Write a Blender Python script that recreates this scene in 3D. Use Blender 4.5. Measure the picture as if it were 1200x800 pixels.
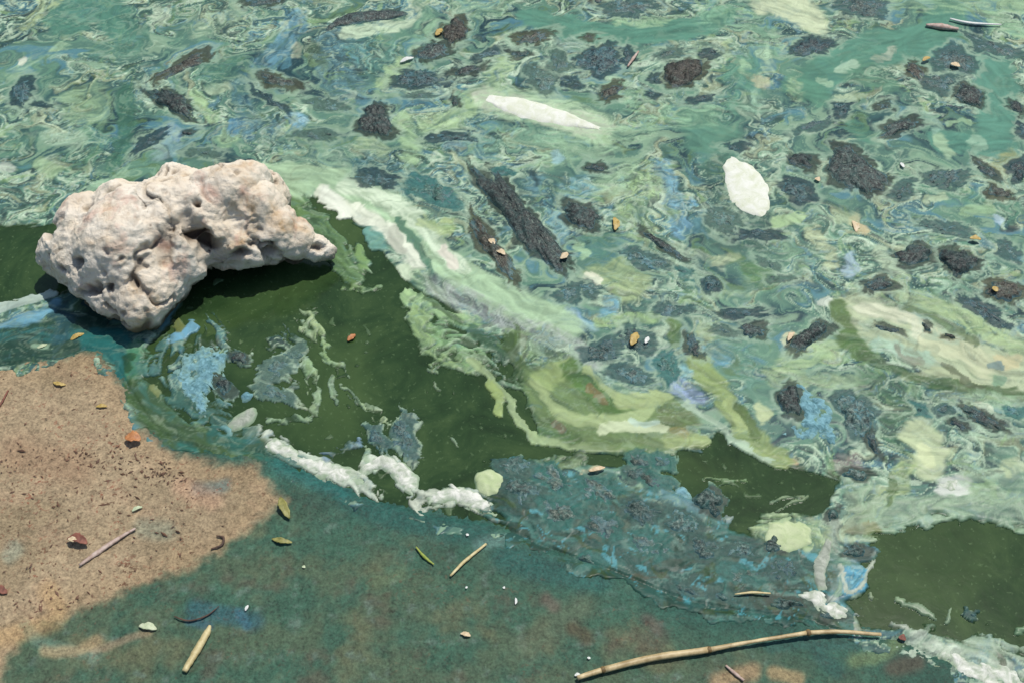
import bpy, math, random
import numpy as np
from mathutils import Vector

for o in list(bpy.data.objects):
    bpy.data.objects.remove(o)
scene = bpy.context.scene
COL = scene.collection
rng = np.random.default_rng(7)
random.seed(7)

# ------------------------------------------------------------------ camera
CAM_H, PITCH, HFOV = 1.25, math.radians(50.0), math.radians(45.0)
PW, PH = 1200.0, 800.0
cam_d = bpy.data.cameras.new('camera')
cam = bpy.data.objects.new('camera', cam_d)
COL.objects.link(cam)
cam.location = (0, 0, CAM_H)
cam.rotation_euler = (math.pi / 2 - PITCH, 0, 0)
cam_d.sensor_fit = 'HORIZONTAL'
cam_d.angle = HFOV
cam_d.clip_start = 0.02
cam_d.clip_end = 500
scene.camera = cam

# ------------------------------------------------------------------ sky, sun, exposure
SUN_EL, SUN_AZ = math.radians(68), math.radians(38)     # azimuth clockwise from +y
world = bpy.data.worlds.new('World')
scene.world = world
world.use_nodes = True
wn = world.node_tree
sky = wn.nodes.new('ShaderNodeTexSky')
sky.sky_type = 'NISHITA'
sky.sun_disc = False
sky.sun_elevation = SUN_EL
sky.sun_rotation = SUN_AZ
wn.nodes['Background'].inputs['Strength'].default_value = 0.10
wn.links.new(sky.outputs[0], wn.nodes['Background'].inputs['Color'])
sun_d = bpy.data.lights.new('sun', 'SUN')
sun_d.energy = 3.6
sun_d.angle = math.radians(0.55)
sun_d.color = (1.0, 0.955, 0.88)
sun = bpy.data.objects.new('sun', sun_d)
COL.objects.link(sun)
sdir = Vector((math.sin(SUN_AZ) * math.cos(SUN_EL), math.cos(SUN_AZ) * math.cos(SUN_EL), math.sin(SUN_EL)))
sun.rotation_euler = sdir.to_track_quat('Z', 'Y').to_euler()
sun.location = sdir * 5
scene.view_settings.view_transform = 'Standard'
scene.view_settings.look = 'None'
scene.view_settings.gamma = 1.0
scene.view_settings.use_curve_mapping = False
scene.view_settings.exposure = 0.0
KL = 1.30          # how much brighter a level matt surface shows than its base colour


# ------------------------------------------------------------------ helpers
def lin(c):
    """photo colour (0-255) of a level sunlit surface -> base colour"""
    a = np.asarray(c, dtype=np.float64) / 255.0
    return np.where(a <= 0.04045, a / 12.92, ((a + 0.055) / 1.055) ** 2.4) / KL


def lin4(c):
    r = lin(c)
    return (float(r[0]), float(r[1]), float(r[2]), 1.0)


FPX = (PW / 2) / math.tan(HFOV / 2)
SP, CP = math.sin(PITCH), math.cos(PITCH)


def unproj(px, py, z=0.0):
    """photo pixel -> point on the level z"""
    px = np.asarray(px, dtype=np.float64); py = np.asarray(py, dtype=np.float64)
    a = (px - PW / 2) / FPX
    b = (PH / 2 - py) / FPX
    dx, dy, dz = a, CP + b * SP, -SP + b * CP
    t = (z - CAM_H) / dz
    return t * dx, t * dy, t * 0 + z


def ground_px(x, y):
    """level point -> the pixel units in which shapes were measured"""
    d = np.maximum(y * CP + CAM_H * SP, 0.25)
    return PW / 2 + FPX * x / d, PH / 2 - FPX * (y * SP - CAM_H * CP) / d


def _hash(ix, iy, seed):
    h = (ix.astype(np.int64) * 374761393 + iy.astype(np.int64) * 668265263 + seed * 974711) & 0xFFFFFFFF
    h = ((h ^ (h >> 13)) * 1274126177) & 0xFFFFFFFF
    h = (h ^ (h >> 16)) & 0xFFFFFFFF
    return h


def perlin(x, y, seed=0):
    x0 = np.floor(x); y0 = np.floor(y)
    fx = (x - x0).astype(np.float32); fy = (y - y0).astype(np.float32)
    ix = x0.astype(np.int64); iy = y0.astype(np.int64)
    u = fx * fx * fx * (fx * (fx * 6 - 15) + 10)
    v = fy * fy * fy * (fy * (fy * 6 - 15) + 10)

    def g(dx, dy):
        a = (_hash(ix + dx, iy + dy, seed) & 1023).astype(np.float32) * (2 * np.pi / 1024)
        return np.cos(a) * (fx - dx) + np.sin(a) * (fy - dy)
    n0 = g(0, 0) * (1 - u) + g(1, 0) * u
    n1 = g(0, 1) * (1 - u) + g(1, 1) * u
    return (n0 * (1 - v) + n1 * v) * 1.5


def fbm(x, y, seed=0, octv=4, gain=0.55):
    s = 0; a = 1.0; t = 0
    for k in range(octv):
        s = s + a * perlin(x * 2.03 ** k + 17.3 * k, y * 2.03 ** k - 9.1 * k, seed + k * 13)
        t += a; a *= gain
    return s / t


def perlin3(p, seed=0):
    p0 = np.floor(p); f = p - p0; i = p0.astype(np.int64)
    w = f * f * f * (f * (f * 6 - 15) + 10)
    out = 0
    for dx in (0, 1):
        for dy in (0, 1):
            for dz in (0, 1):
                h = _hash(i[:, 0] + dx + 57 * (i[:, 2] + dz), i[:, 1] + dy - 131 * (i[:, 2] + dz), seed)
                a = (h & 1023) * (2 * np.pi / 1024); c = ((h >> 10) & 1023) / 511.5 - 1
                s = np.sqrt(np.maximum(0, 1 - c * c))
                gr = s * np.cos(a) * (f[:, 0] - dx) + s * np.sin(a) * (f[:, 1] - dy) + c * (f[:, 2] - dz)
                wx = w[:, 0] if dx else 1 - w[:, 0]
                wy = w[:, 1] if dy else 1 - w[:, 1]
                wz = w[:, 2] if dz else 1 - w[:, 2]
                out = out + gr * wx * wy * wz
    return out * 1.5


def fbm3(p, seed=0, octv=4, gain=0.55):
    s = 0; a = 1.0; t = 0
    for k in range(octv):
        s = s + a * perlin3(p * 2.03 ** k + 7.7 * k, seed + 11 * k); t += a; a *= gain
    return s / t


def sstep(a, b, x):
    t = np.clip((x - a) / (b - a), 0, 1)
    return t * t * (3 - 2 * t)


def catmull(pts, n=8):
    p = np.asarray(pts, dtype=np.float64)
    if len(p) < 3:
        t = np.linspace(0, 1, n + 1)[:, None]
        return p[0] * (1 - t) + p[-1] * t
    q = np.vstack([2 * p[0] - p[1], p, 2 * p[-1] - p[-2]])
    out = []
    for i in range(1, len(q) - 2):
        for k in range(n):
            t = k / n
            out.append(0.5 * (2 * q[i] + (q[i + 1] - q[i - 1]) * t + (2 * q[i - 1] - 5 * q[i] + 4 * q[i + 1] - q[i + 2]) * t * t
                              + (3 * q[i] - q[i - 1] - 3 * q[i + 1] + q[i + 2]) * t ** 3))
    out.append(p[-1])
    return np.array(out)


def poly_dist(X, Y, pts):
    d2 = np.full(X.shape, 1e12, dtype=np.float32)
    for (ax, ay), (bx, by) in zip(pts[:-1], pts[1:]):
        vx, vy = bx - ax, by - ay
        L = vx * vx + vy * vy + 1e-12
        t = np.clip(((X - ax) * vx + (Y - ay) * vy) / L, 0, 1)
        d2 = np.minimum(d2, (X - ax - t * vx) ** 2 + (Y - ay - t * vy) ** 2)
    return np.sqrt(d2)


def in_poly(X, Y, pts):
    r = np.zeros(X.shape, dtype=bool)
    n = len(pts)
    for i in range(n):
        ax, ay = pts[i]; bx, by = pts[(i + 1) % n]
        if ay == by:
            continue
        c = ((ay > Y) != (by > Y)) & (X < (bx - ax) * (Y - ay) / (by - ay) + ax)
        r ^= c
    return r


def sdf_poly(X, Y, pts):
    d = poly_dist(X, Y, list(pts) + [pts[0]])
    return np.where(in_poly(X, Y, pts), -d, d)


def make_mesh(name, V, F, smooth=True, mat=None):
    """V (n,3), F (m,4) or (m,3) arrays"""
    me = bpy.data.meshes.new(name)
    V = np.ascontiguousarray(V, dtype=np.float32); F = np.ascontiguousarray(F, dtype=np.int32)
    k = F.shape[1]
    me.vertices.add(len(V)); me.vertices.foreach_set('co', V.ravel())
    me.loops.add(F.size); me.loops.foreach_set('vertex_index', F.ravel())
    me.polygons.add(len(F)); me.polygons.foreach_set('loop_start', np.arange(0, F.size, k, dtype=np.int32))
    if smooth:
        me.polygons.foreach_set('use_smooth', np.ones(len(F), dtype=bool))
    me.update(calc_edges=True)
    if mat:
        me.materials.append(mat)
    return me


def link(name, me, parent=None, label=None, cat=None, group=None, kind=None):
    o = bpy.data.objects.new(name, me)
    COL.objects.link(o)
    if parent:
        o.parent = parent
    if label: o['label'] = label
    if cat: o['category'] = cat
    if group: o['group'] = group
    if kind: o['kind'] = kind
    return o


def grid_faces(ny, nx):
    i = np.arange(ny - 1)[:, None] * nx + np.arange(nx - 1)[None, :]
    return np.stack([i, i + 1, i + nx + 1, i + nx], axis=-1).reshape(-1, 4)


def set_attr(me, name, typ, data):
    a = me.attributes.new(name, typ, 'POINT')
    a.data.foreach_set('color' if typ == 'FLOAT_COLOR' else 'value', np.ascontiguousarray(data, dtype=np.float32).ravel())


def axis(lo, hi, d, lo2, hi2, grow=1.35):
    a = list(np.arange(lo, hi, d))
    s = d * 2; x = a[-1]
    while x < hi2:
        x += s; s *= grow; a.append(min(x, hi2))
    s = d * 2; x = a[0]; b = []
    while x > lo2:
        x -= s; s *= grow; b.append(max(x, lo2))
    return np.array(b[::-1] + a)


# ------------------------------------------------------------------ material helpers
class NT:
    def __init__(self, name):
        self.m = bpy.data.materials.new(name); self.m.use_nodes = True
        self.t = self.m.node_tree; self.b = self.t.nodes['Principled BSDF']

    def n(self, typ, **kw):
        x = self.t.nodes.new('ShaderNode' + typ)
        for k, v in kw.items():
            if k in x.inputs:
                x.inputs[k].default_value = v
            else:
                setattr(x, k, v)
        return x

    def l(self, a, b):
        self.t.links.new(a, b)

    def noise(self, scale, detail=4, rough=0.6, dist=0.0, vec=None):
        x = self.n('TexNoise', Scale=scale, Detail=detail, Roughness=rough, Distortion=dist)
        if vec is not None:
            self.l(vec, x.inputs['Vector'])
        return x.outputs['Fac']

    def ramp(self, fac, stops, interp='LINEAR'):
        x = self.n('ValToRGB'); r = x.color_ramp; r.interpolation = interp
        while len(r.elements) < len(stops):
            r.elements.new(0.5)
        for e, (p, c) in zip(r.elements, stops):
            e.position = p; e.color = c if len(c) == 4 else (*c, 1)
        self.l(fac, x.inputs[0])
        return x.outputs[0]

    def mix(self, a, b, fac, mode='MIX'):
        x = self.n('Mix', data_type='RGBA', blend_type=mode)
        for s, v in ((x.inputs[6], a), (x.inputs[7], b), (x.inputs[0], fac)):
            if isinstance(v, (float, int, tuple)):
                s.default_value = v
            else:
                self.l(v, s)
        return x.outputs[2]

    def math(self, op, a, b=0.0, c=None):
        x = self.n('Math', operation=op)
        for s, v in zip(x.inputs, (a, b, c)):
            if v is None: continue
            if isinstance(v, (float, int)):
                s.default_value = v
            else:
                self.l(v, s)
        return x.outputs[0]

    def bump(self, h, strength=0.5, dist=0.002):
        x = self.n('Bump', Strength=strength, Distance=dist)
        self.l(h, x.inputs['Height']); self.l(x.outputs[0], self.b.inputs['Normal'])

    def pos(self):
        return self.n('NewGeometry').outputs['Position']

    def attr(self, name):
        return self.n('Attribute', attribute_name=name)


def grey(v):
    return (v, v, v, 1)


WATER_C = (50, 75, 43)


def mat_water():
    m = NT('green_water')
    p = m.pos()
    c = m.ramp(m.noise(11, 7, .7, 1.2, p), [(.30, lin4((36, 56, 32))), (.5, lin4((50, 75, 43))), (.70, lin4((70, 94, 55)))])
    sp = m.ramp(m.noise(170, 3, .6, .3, p), [(.61, grey(0)), (.70, grey(1))])
    c = m.mix(c, lin4((84, 108, 62)), m.ramp(m.noise(3.2, 4, .6, .8, p), [(.48, grey(0)), (.66, grey(.55))]))
    c = m.mix(c, lin4((112, 138, 95)), m.math('MULTIPLY', sp, 0.4))
    m.l(c, m.b.inputs['Base Color'])
    m.b.inputs['Roughness'].default_value = 0.12
    m.b.inputs['IOR'].default_value = 1.33
    m.bump(m.noise(34, 3, .5, .6, p), .10, .003)
    return m.m


def mat_scum():
    m = NT('algae_scum')
    p = m.pos()
    a = m.attr('paint'); tx = m.attr('grain').outputs['Fac']
    f = m.noise(240, 4, .65, .3, p)
    g = m.noise(95, 3, .6, .8, p)
    v = m.math('ADD', m.math('MULTIPLY', m.math('SUBTRACT', f, .5), 1.5), m.math('MULTIPLY', m.math('SUBTRACT', g, .5), 1.1))
    v = m.math('ADD', m.math('MULTIPLY', v, tx), 1.0)
    v = m.math('MAXIMUM', v, .25)
    hs = m.n('HueSaturation'); m.l(a.outputs['Color'], hs.inputs['Color']); m.l(v, hs.inputs['Value'])
    m.l(hs.outputs[0], m.b.inputs['Base Color'])
    r = m.n('MapRange'); m.l(tx, r.inputs[0]); r.inputs[1].default_value = 0; r.inputs[2].default_value = .5
    r.inputs[3].default_value = .30; r.inputs[4].default_value = .50
    m.l(r.outputs[0], m.b.inputs['Roughness'])
    m.b.inputs['IOR'].default_value = 1.33
    m.b.inputs['Specular IOR Level'].default_value = .3
    m.bump(m.math('MULTIPLY', f, tx), .35, .0015)
    return m.m


def mat_shore():
    m = NT('sand')
    p = m.pos()
    a = m.attr('paint'); w = m.attr('wet').outputs['Fac']
    f = m.noise(330, 4, .7, 0, p); g = m.noise(110, 4, .65, .5, p); b = m.noise(28, 4, .6, .3, p)
    v = m.math('MULTIPLY_ADD', m.math('SUBTRACT', f, .5), 2.0, 1.0)
    v = m.math('MULTIPLY_ADD', m.math('SUBTRACT', g, .5), 1.5, v)
    v = m.math('MULTIPLY_ADD', m.math('SUBTRACT', b, .5), .5, v)
    hs = m.n('HueSaturation'); m.l(a.outputs['Color'], hs.inputs['Color']); m.l(m.math('MAXIMUM', v, .2), hs.inputs['Value'])
    # dark and reddish crumbs lying in the sand
    cr = m.ramp(m.noise(190, 3, .6, .2, p), [(.575, grey(0)), (.625, grey(1))])
    cl = m.ramp(m.noise(14, 3, .6, .2, p), [(.45, grey(.15)), (.62, grey(1))])
    hue = m.ramp(m.noise(60, 2, .5, 0, p), [(.45, lin4((92, 62, 46))), (.6, lin4((150, 92, 70)))])
    c = m.mix(hs.outputs[0], hue, m.math('MULTIPLY', m.math('MULTIPLY', cr, cl), m.math('MULTIPLY_ADD', w, -.75, .8)))
    m.l(c, m.b.inputs['Base Color'])
    r = m.math('MULTIPLY_ADD', w, -.30, .85)
    m.l(r, m.b.inputs['Roughness'])
    m.b.inputs['Specular IOR Level'].default_value = .25
    m.bump(m.math('ADD', f, g), .55, .002)
    return m.m


def mat_clump(name, dark, mid, light, tint, tint_amt):
    m = NT(name)
    p = m.pos()
    f = m.noise(230, 5, .72, .3, p); g = m.noise(85, 4, .65, .8, p); b = m.noise(34, 3, .6, .6, p)
    c = m.ramp(f, [(.36, lin4(dark)), (.51, lin4(mid)), (.66, lin4(light))])
    tm = m.ramp(g, [(.5, grey(0)), (.64, grey(1))])
    c = m.mix(c, lin4(tint), m.math('MULTIPLY', tm, tint_amt))
    h1 = m.ramp(m.noise(27, 3, .6, 1.0, p), [(.52, grey(0)), (.66, grey(1))])
    c = m.mix(c, lin4((56, 88, 82)), m.math('MULTIPLY', h1, .5))
    h2 = m.ramp(m.noise(150, 3, .6, .6, p), [(.60, grey(0)), (.70, grey(1))])
    c = m.mix(c, lin4((150, 172, 154)), m.math('MULTIPLY', h2, .5))
    sz = m.n('SeparateXYZ'); m.l(p, sz.inputs[0])
    ez = m.n('MapRange'); m.l(m.math('MULTIPLY_ADD', g, .004, sz.outputs[2]), ez.inputs[0])
    ez.inputs[1].default_value = .0030; ez.inputs[2].default_value = .0070; ez.inputs[3].default_value = .85; ez.inputs[4].default_value = 0.0
    fringe = m.ramp(m.noise(60, 2, .5, .5, p), [(.42, lin4((76, 116, 106))), (.58, lin4((92, 138, 146)))])
    c = m.mix(c, fringe, ez.outputs[0])
    oi = m.n('ObjectInfo')
    v = m.math('MULTIPLY_ADD', oi.outputs['Random'], .5, .75)
    v = m.math('MULTIPLY_ADD', m.math('SUBTRACT', b, .5), 1.0, v)
    hs = m.n('HueSaturation'); m.l(c, hs.inputs['Color']); m.l(v, hs.inputs['Value'])
    m.l(hs.outputs[0], m.b.inputs['Base Color'])
    m.b.inputs['Roughness'].default_value = .42
    m.b.inputs['Specular IOR Level'].default_value = .4
    m.bump(m.math('ADD', f, g), .6, .0025)
    return m.m


def mat_foam(name, ca, cb, sc=70, edge=.8):
    m = NT(name)
    p = m.pos()
    c = m.ramp(m.noise(sc, 5, .65, .8, p), [(.3, lin4(ca)), (.62, lin4(cb))])
    sz = m.n('SeparateXYZ'); m.l(p, sz.inputs[0])
    ez = m.n('MapRange'); m.l(m.math('MULTIPLY_ADD', m.noise(90, 4, .65, .6, p), .003, sz.outputs[2]), ez.inputs[0])
    ez.inputs[1].default_value = .0028; ez.inputs[2].default_value = .0052; ez.inputs[3].default_value = edge; ez.inputs[4].default_value = 0.0
    c = m.mix(c, lin4((150, 178, 140)), ez.outputs[0])
    f = m.noise(600, 2, .5, 0, p)
    c = m.mix(c, lin4((150, 160, 140)), m.ramp(f, [(.62, grey(0)), (.8, grey(.5))]))
    m.l(c, m.b.inputs['Base Color'])
    m.b.inputs['Roughness'].default_value = .8
    m.b.inputs['Specular IOR Level'].default_value = .2
    m.bump(m.noise(200, 3, .6, 0, p), .25, .001)
    return m.m


def mat_plain(name, ca, cb, sc=60, rough=.6, stretch=None):
    m = NT(name)
    tc = m.n('TexCoord').outputs['Object']
    c = m.ramp(m.noise(sc, 4, .65, .4, tc), [(.32, lin4(ca)), (.68, lin4(cb))])
    m.l(c, m.b.inputs['Base Color'])
    m.b.inputs['Roughness'].default_value = rough
    m.bump(m.noise(sc * 4, 3, .6, 0, tc), .4, .001)
    return m.m


def mat_rock():
    m = NT('pitted_limestone')
    p = m.n('TexCoord').outputs['Object']
    a = m.noise(16, 5, .62, .4, p)
    c = m.ramp(a, [(.28, lin4((232, 196, 148))), (.43, (.82, .71, .55, 1)), (.60, (.90, .82, .68, 1))])
    pk = m.ramp(m.noise(22, 3, .6, .5, p), [(.56, grey(0)), (.70, grey(1))])
    c = m.mix(c, lin4((232, 176, 152)), m.math('MULTIPLY', pk, .6))
    gy = m.ramp(m.noise(31, 3, .6, .2, p), [(.60, grey(0)), (.72, grey(1))])
    c = m.mix(c, lin4((196, 194, 176)), m.math('MULTIPLY', gy, .6))
    oc = m.ramp(m.noise(55, 4, .65, .4, p), [(.56, grey(0)), (.70, grey(1))])
    c = m.mix(c, lin4((176, 138, 96)), m.math('MULTIPLY', oc, .32))
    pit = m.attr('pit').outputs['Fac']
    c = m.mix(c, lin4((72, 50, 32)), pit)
    sl = m.attr('slime').outputs['Fac']
    c = m.mix(c, lin4((70, 66, 44)), sl)
    m.l(c, m.b.inputs['Base Color'])
    m.b.inputs['Roughness'].default_value = .85
    m.b.inputs['Specular IOR Level'].default_value = .25
    dk = m.ramp(m.noise(120, 5, .7, .6, p), [(.55, grey(0)), (.66, grey(1))])
    c = m.mix(c, lin4((150, 118, 84)), m.math('MULTIPLY', dk, .25))
    m.l(c, m.b.inputs['Base Color'])
    m.bump(m.math('ADD', m.noise(150, 6, .75, .3, p), m.noise(60, 4, .65, .3, p)), .75, .005)
    return m.m


# ------------------------------------------------------------------ where land meets water
WL = [(-40, 428), (0, 426), (60, 420), (105, 408), (135, 425), (158, 462), (190, 505), (240, 524), (300, 528), (345, 548),
      (400, 570), (450, 586), (510, 602), (580, 612), (640, 640), (720, 668), (800, 700), (880, 716), (940, 722), (985, 738),
      (1050, 750), (1120, 778), (1200, 812), (1240, 835)]
wlx, wly, _ = unproj(*np.array(catmull(WL, 4)).T)
land = [(-40., wly[0] - .6), (-6., wly[0] - .1), (-2., wly[0] + .02)] + list(zip(wlx, wly)) + [(1.1, .45), (2.5, .1), (8., -1.), (40., -2.), (40., -40.), (-40., -40.)]


def shore_d(X, Y):
    return -sdf_poly(X, Y, land)          # positive on land


def shore_z(X, Y, d=None):
    if d is None:
        d = shore_d(X, Y)
    z = np.where(d > 0, .055 * d + .0035 * sstep(0, .012, d), .13 * d)
    return np.maximum(np.minimum(z, .35 + .01 * d), -.6)


def paint_layer(PX, PY, colr, ops, wx, wy):
    pass


# ------------------------------------------------------------------ shore
STAIN_FREE = [(-60, 424), (0, 426), (60, 420), (105, 412), (132, 438), (150, 470), (172, 505), (205, 532), (255, 545), (300, 548), (322, 575),
              (330, 592), (300, 622), (262, 650), (215, 678), (150, 702), (95, 722), (40, 755), (15, 780), (0, 830), (-60, 860)]


def build_shore():
    xs = axis(-.80, .62, .0021, -40, 40, 1.5); ys = axis(.50, 1.10, .0021, -30, 6, 1.5)
    X, Y = np.meshgrid(xs, ys)
    d = shore_d(X, Y)
    z = shore_z(X, Y, d)
    z = z + .0022 * fbm(X * 9, Y * 9, 3, 4) + .0012 * fbm(X * 45, Y * 45, 5, 3) + .0009 * perlin(X * 180, Y * 180, 8)
    PX, PY = ground_px(X, Y)
    wx = 9 * fbm(X * 14, Y * 14, 21, 4); wy = 9 * fbm(X * 14, Y * 14, 31, 4)
    qx, qy = PX + wx, PY + wy
    sf = sdf_poly(qx, qy, STAIN_FREE)
    n1 = fbm(X * 5, Y * 5, 41, 5); n2 = fbm(X * 22, Y * 22, 43, 4); n3 = fbm(X * 70, Y * 70, 47, 3)
    tanA, tanB = lin((174, 155, 124)), lin((157, 140, 110))
    t = sstep(-.25, .25, n1)[..., None]
    c = tanA * (1 - t) + tanB * t
    pink = (sstep(.1, .4, n2) * .5)[..., None]
    c = c * (1 - pink) + lin((174, 150, 121)) * pink
    # rim of the stain: sand a little warmer
    rim = (sstep(-45, -6, sf) * .3)[..., None]
    c = c * (1 - rim) + lin((174, 146, 108)) * rim
    # algae-stained wet sand
    g1 = lin((80, 102, 78)); g2 = lin((62, 100, 80)); g3 = lin((100, 108, 80))
    s = sstep(-.3, .3, n2 + .5 * n1)[..., None]
    st = g1 * (1 - s) + g2 * s
    u = sstep(.05, .45, fbm(X * 11, Y * 11, 51, 4))[..., None]
    st = st * (1 - u) + g3 * u
    # teal band along the water's edge
    br = sstep(.15, .5, fbm(X * 17 + 4, Y * 17, 53, 4))[..., None] * .6
    st = st * (1 - br) + lin((94, 88, 72)) * br
    sl_ = sstep(.2, .55, fbm(X * 48, Y * 48, 57, 3))[..., None] * .6
    st = st * (1 - sl_) + lin((104, 126, 112)) * sl_
    tb = (sstep(.095, .012, d + .035 * n1 + .03 * n2) * .9)[..., None]
    st = st * (1 - tb) + (lin((42, 84, 70)) * (1 - s) + lin((56, 102, 86)) * s) * tb

    def blob(pts, w, col, al, soft=.6):
        nonlocal st, c
        dd = poly_dist(qx, qy, catmull(pts, 5))
        m = (sstep(w, w * (1 - soft) * .5, dd) * al)[..., None]
        return m, np.array(lin(col))
    mk = sstep(-10, 9, sf + 9 * n3 + 7 * n2)[..., None]
    c = c * (1 - mk) + st * mk
    for pts, w, col, al in [
        ([(410, 585), (480, 612), (560, 625)], 26, (38, 92, 84), .7), ([(590, 655), (640, 670), (700, 680)], 26, (40, 94, 88), .65),
        ([(760, 690), (830, 720), (930, 735)], 30, (38, 84, 72), .7), ([(330, 545), (400, 575)], 20, (40, 105, 100), .7),
        ([(620, 760), (680, 715)], 28, (104, 112, 86), .5), ([(690, 752), (672, 740)], 14, (92, 72, 50), .6),
        ([(640, 705), (650, 712)], 12, (120, 96, 86), .5), ([(440, 685), (470, 675)], 14, (104, 118, 84), .5),
        ([(760, 730), (770, 738)], 14, (98, 84, 76), .6), ([(840, 800), (880, 790)], 16, (178, 150, 112), .7), ([(905, 792), (935, 800)], 12, (180, 155, 112), .7),
        ([(1000, 775), (1040, 765), (1060, 740)], 14, (120, 140, 95), .6), ([(1045, 785), (1075, 780)], 16, (86, 76, 62), .7),
        ([(960, 770), (980, 790)], 16, (46, 88, 80), .7), ([(900, 760), (1000, 755)], 12, (50, 92, 84), .7),
        ([(235, 578), (262, 572)], 14, (98, 122, 118), .7), ([(170, 622), (200, 625)], 18, (140, 148, 126), .6),
        ([(215, 575), (250, 590)], 20, (196, 156, 128), .45), ([(230, 720), (300, 735)], 16, (48, 98, 110), .6),
        ([(285, 725), (292, 740)], 8, (70, 120, 140), .5), ([(225, 735), (250, 740)], 8, (60, 100, 124), .5),
        ([(35, 745), (60, 768), (120, 778)], 12, (110, 138, 118), .6), ([(15, 660), (25, 648)], 14, (150, 170, 150), .4), ([(30, 540), (90, 555)], 40, (150, 112, 86), .35),
        ([(60, 700), (70, 738), (0, 760)], 20, (206, 168, 112), .35), ([(120, 760), (95, 775), (60, 775)], 10, (184, 160, 120), .6),
        ([(135, 765), (180, 748), (118, 772)], 8, (172, 150, 120), .55),
        ([(560, 640), (600, 632)], 12, (104, 140, 130), .6), ([(800, 668), (830, 690), (880, 702)], 10, (70, 66, 48), .7),
    ]:
        m, cc = blob(pts, w, col, al)
        c = c * (1 - m) + cc * m
    wet = sstep(-12, 10, sf) * .8 + .2 * sstep(.05, 0, d)
    V = np.stack([X, Y, z], -1).reshape(-1, 3)
    F = grid_faces(len(ys), len(xs))
    me = make_mesh('shore', V, F, True, mat_shore())
    set_attr(me, 'paint', 'FLOAT_COLOR', np.concatenate([np.clip(c, 0, 1), np.ones(c.shape[:2] + (1,))], -1))
    set_attr(me, 'wet', 'FLOAT', wet)
    return link('shore', me, kind='structure')


def build_water():
    xs = axis(-1.2, 1.2, .02, -200, 200, 1.6); ys = axis(.4, 2.2, .02, -10, 300, 1.6)
    X, Y = np.meshgrid(xs, ys)
    z = .0006 * fbm(X * 12, Y * 12, 2, 2)
    me = make_mesh('water', np.stack([X, Y, z * 0], -1).reshape(-1, 3), grid_faces(len(ys), len(xs)), True, mat_water())
    return link('water', me, kind='structure')


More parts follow.
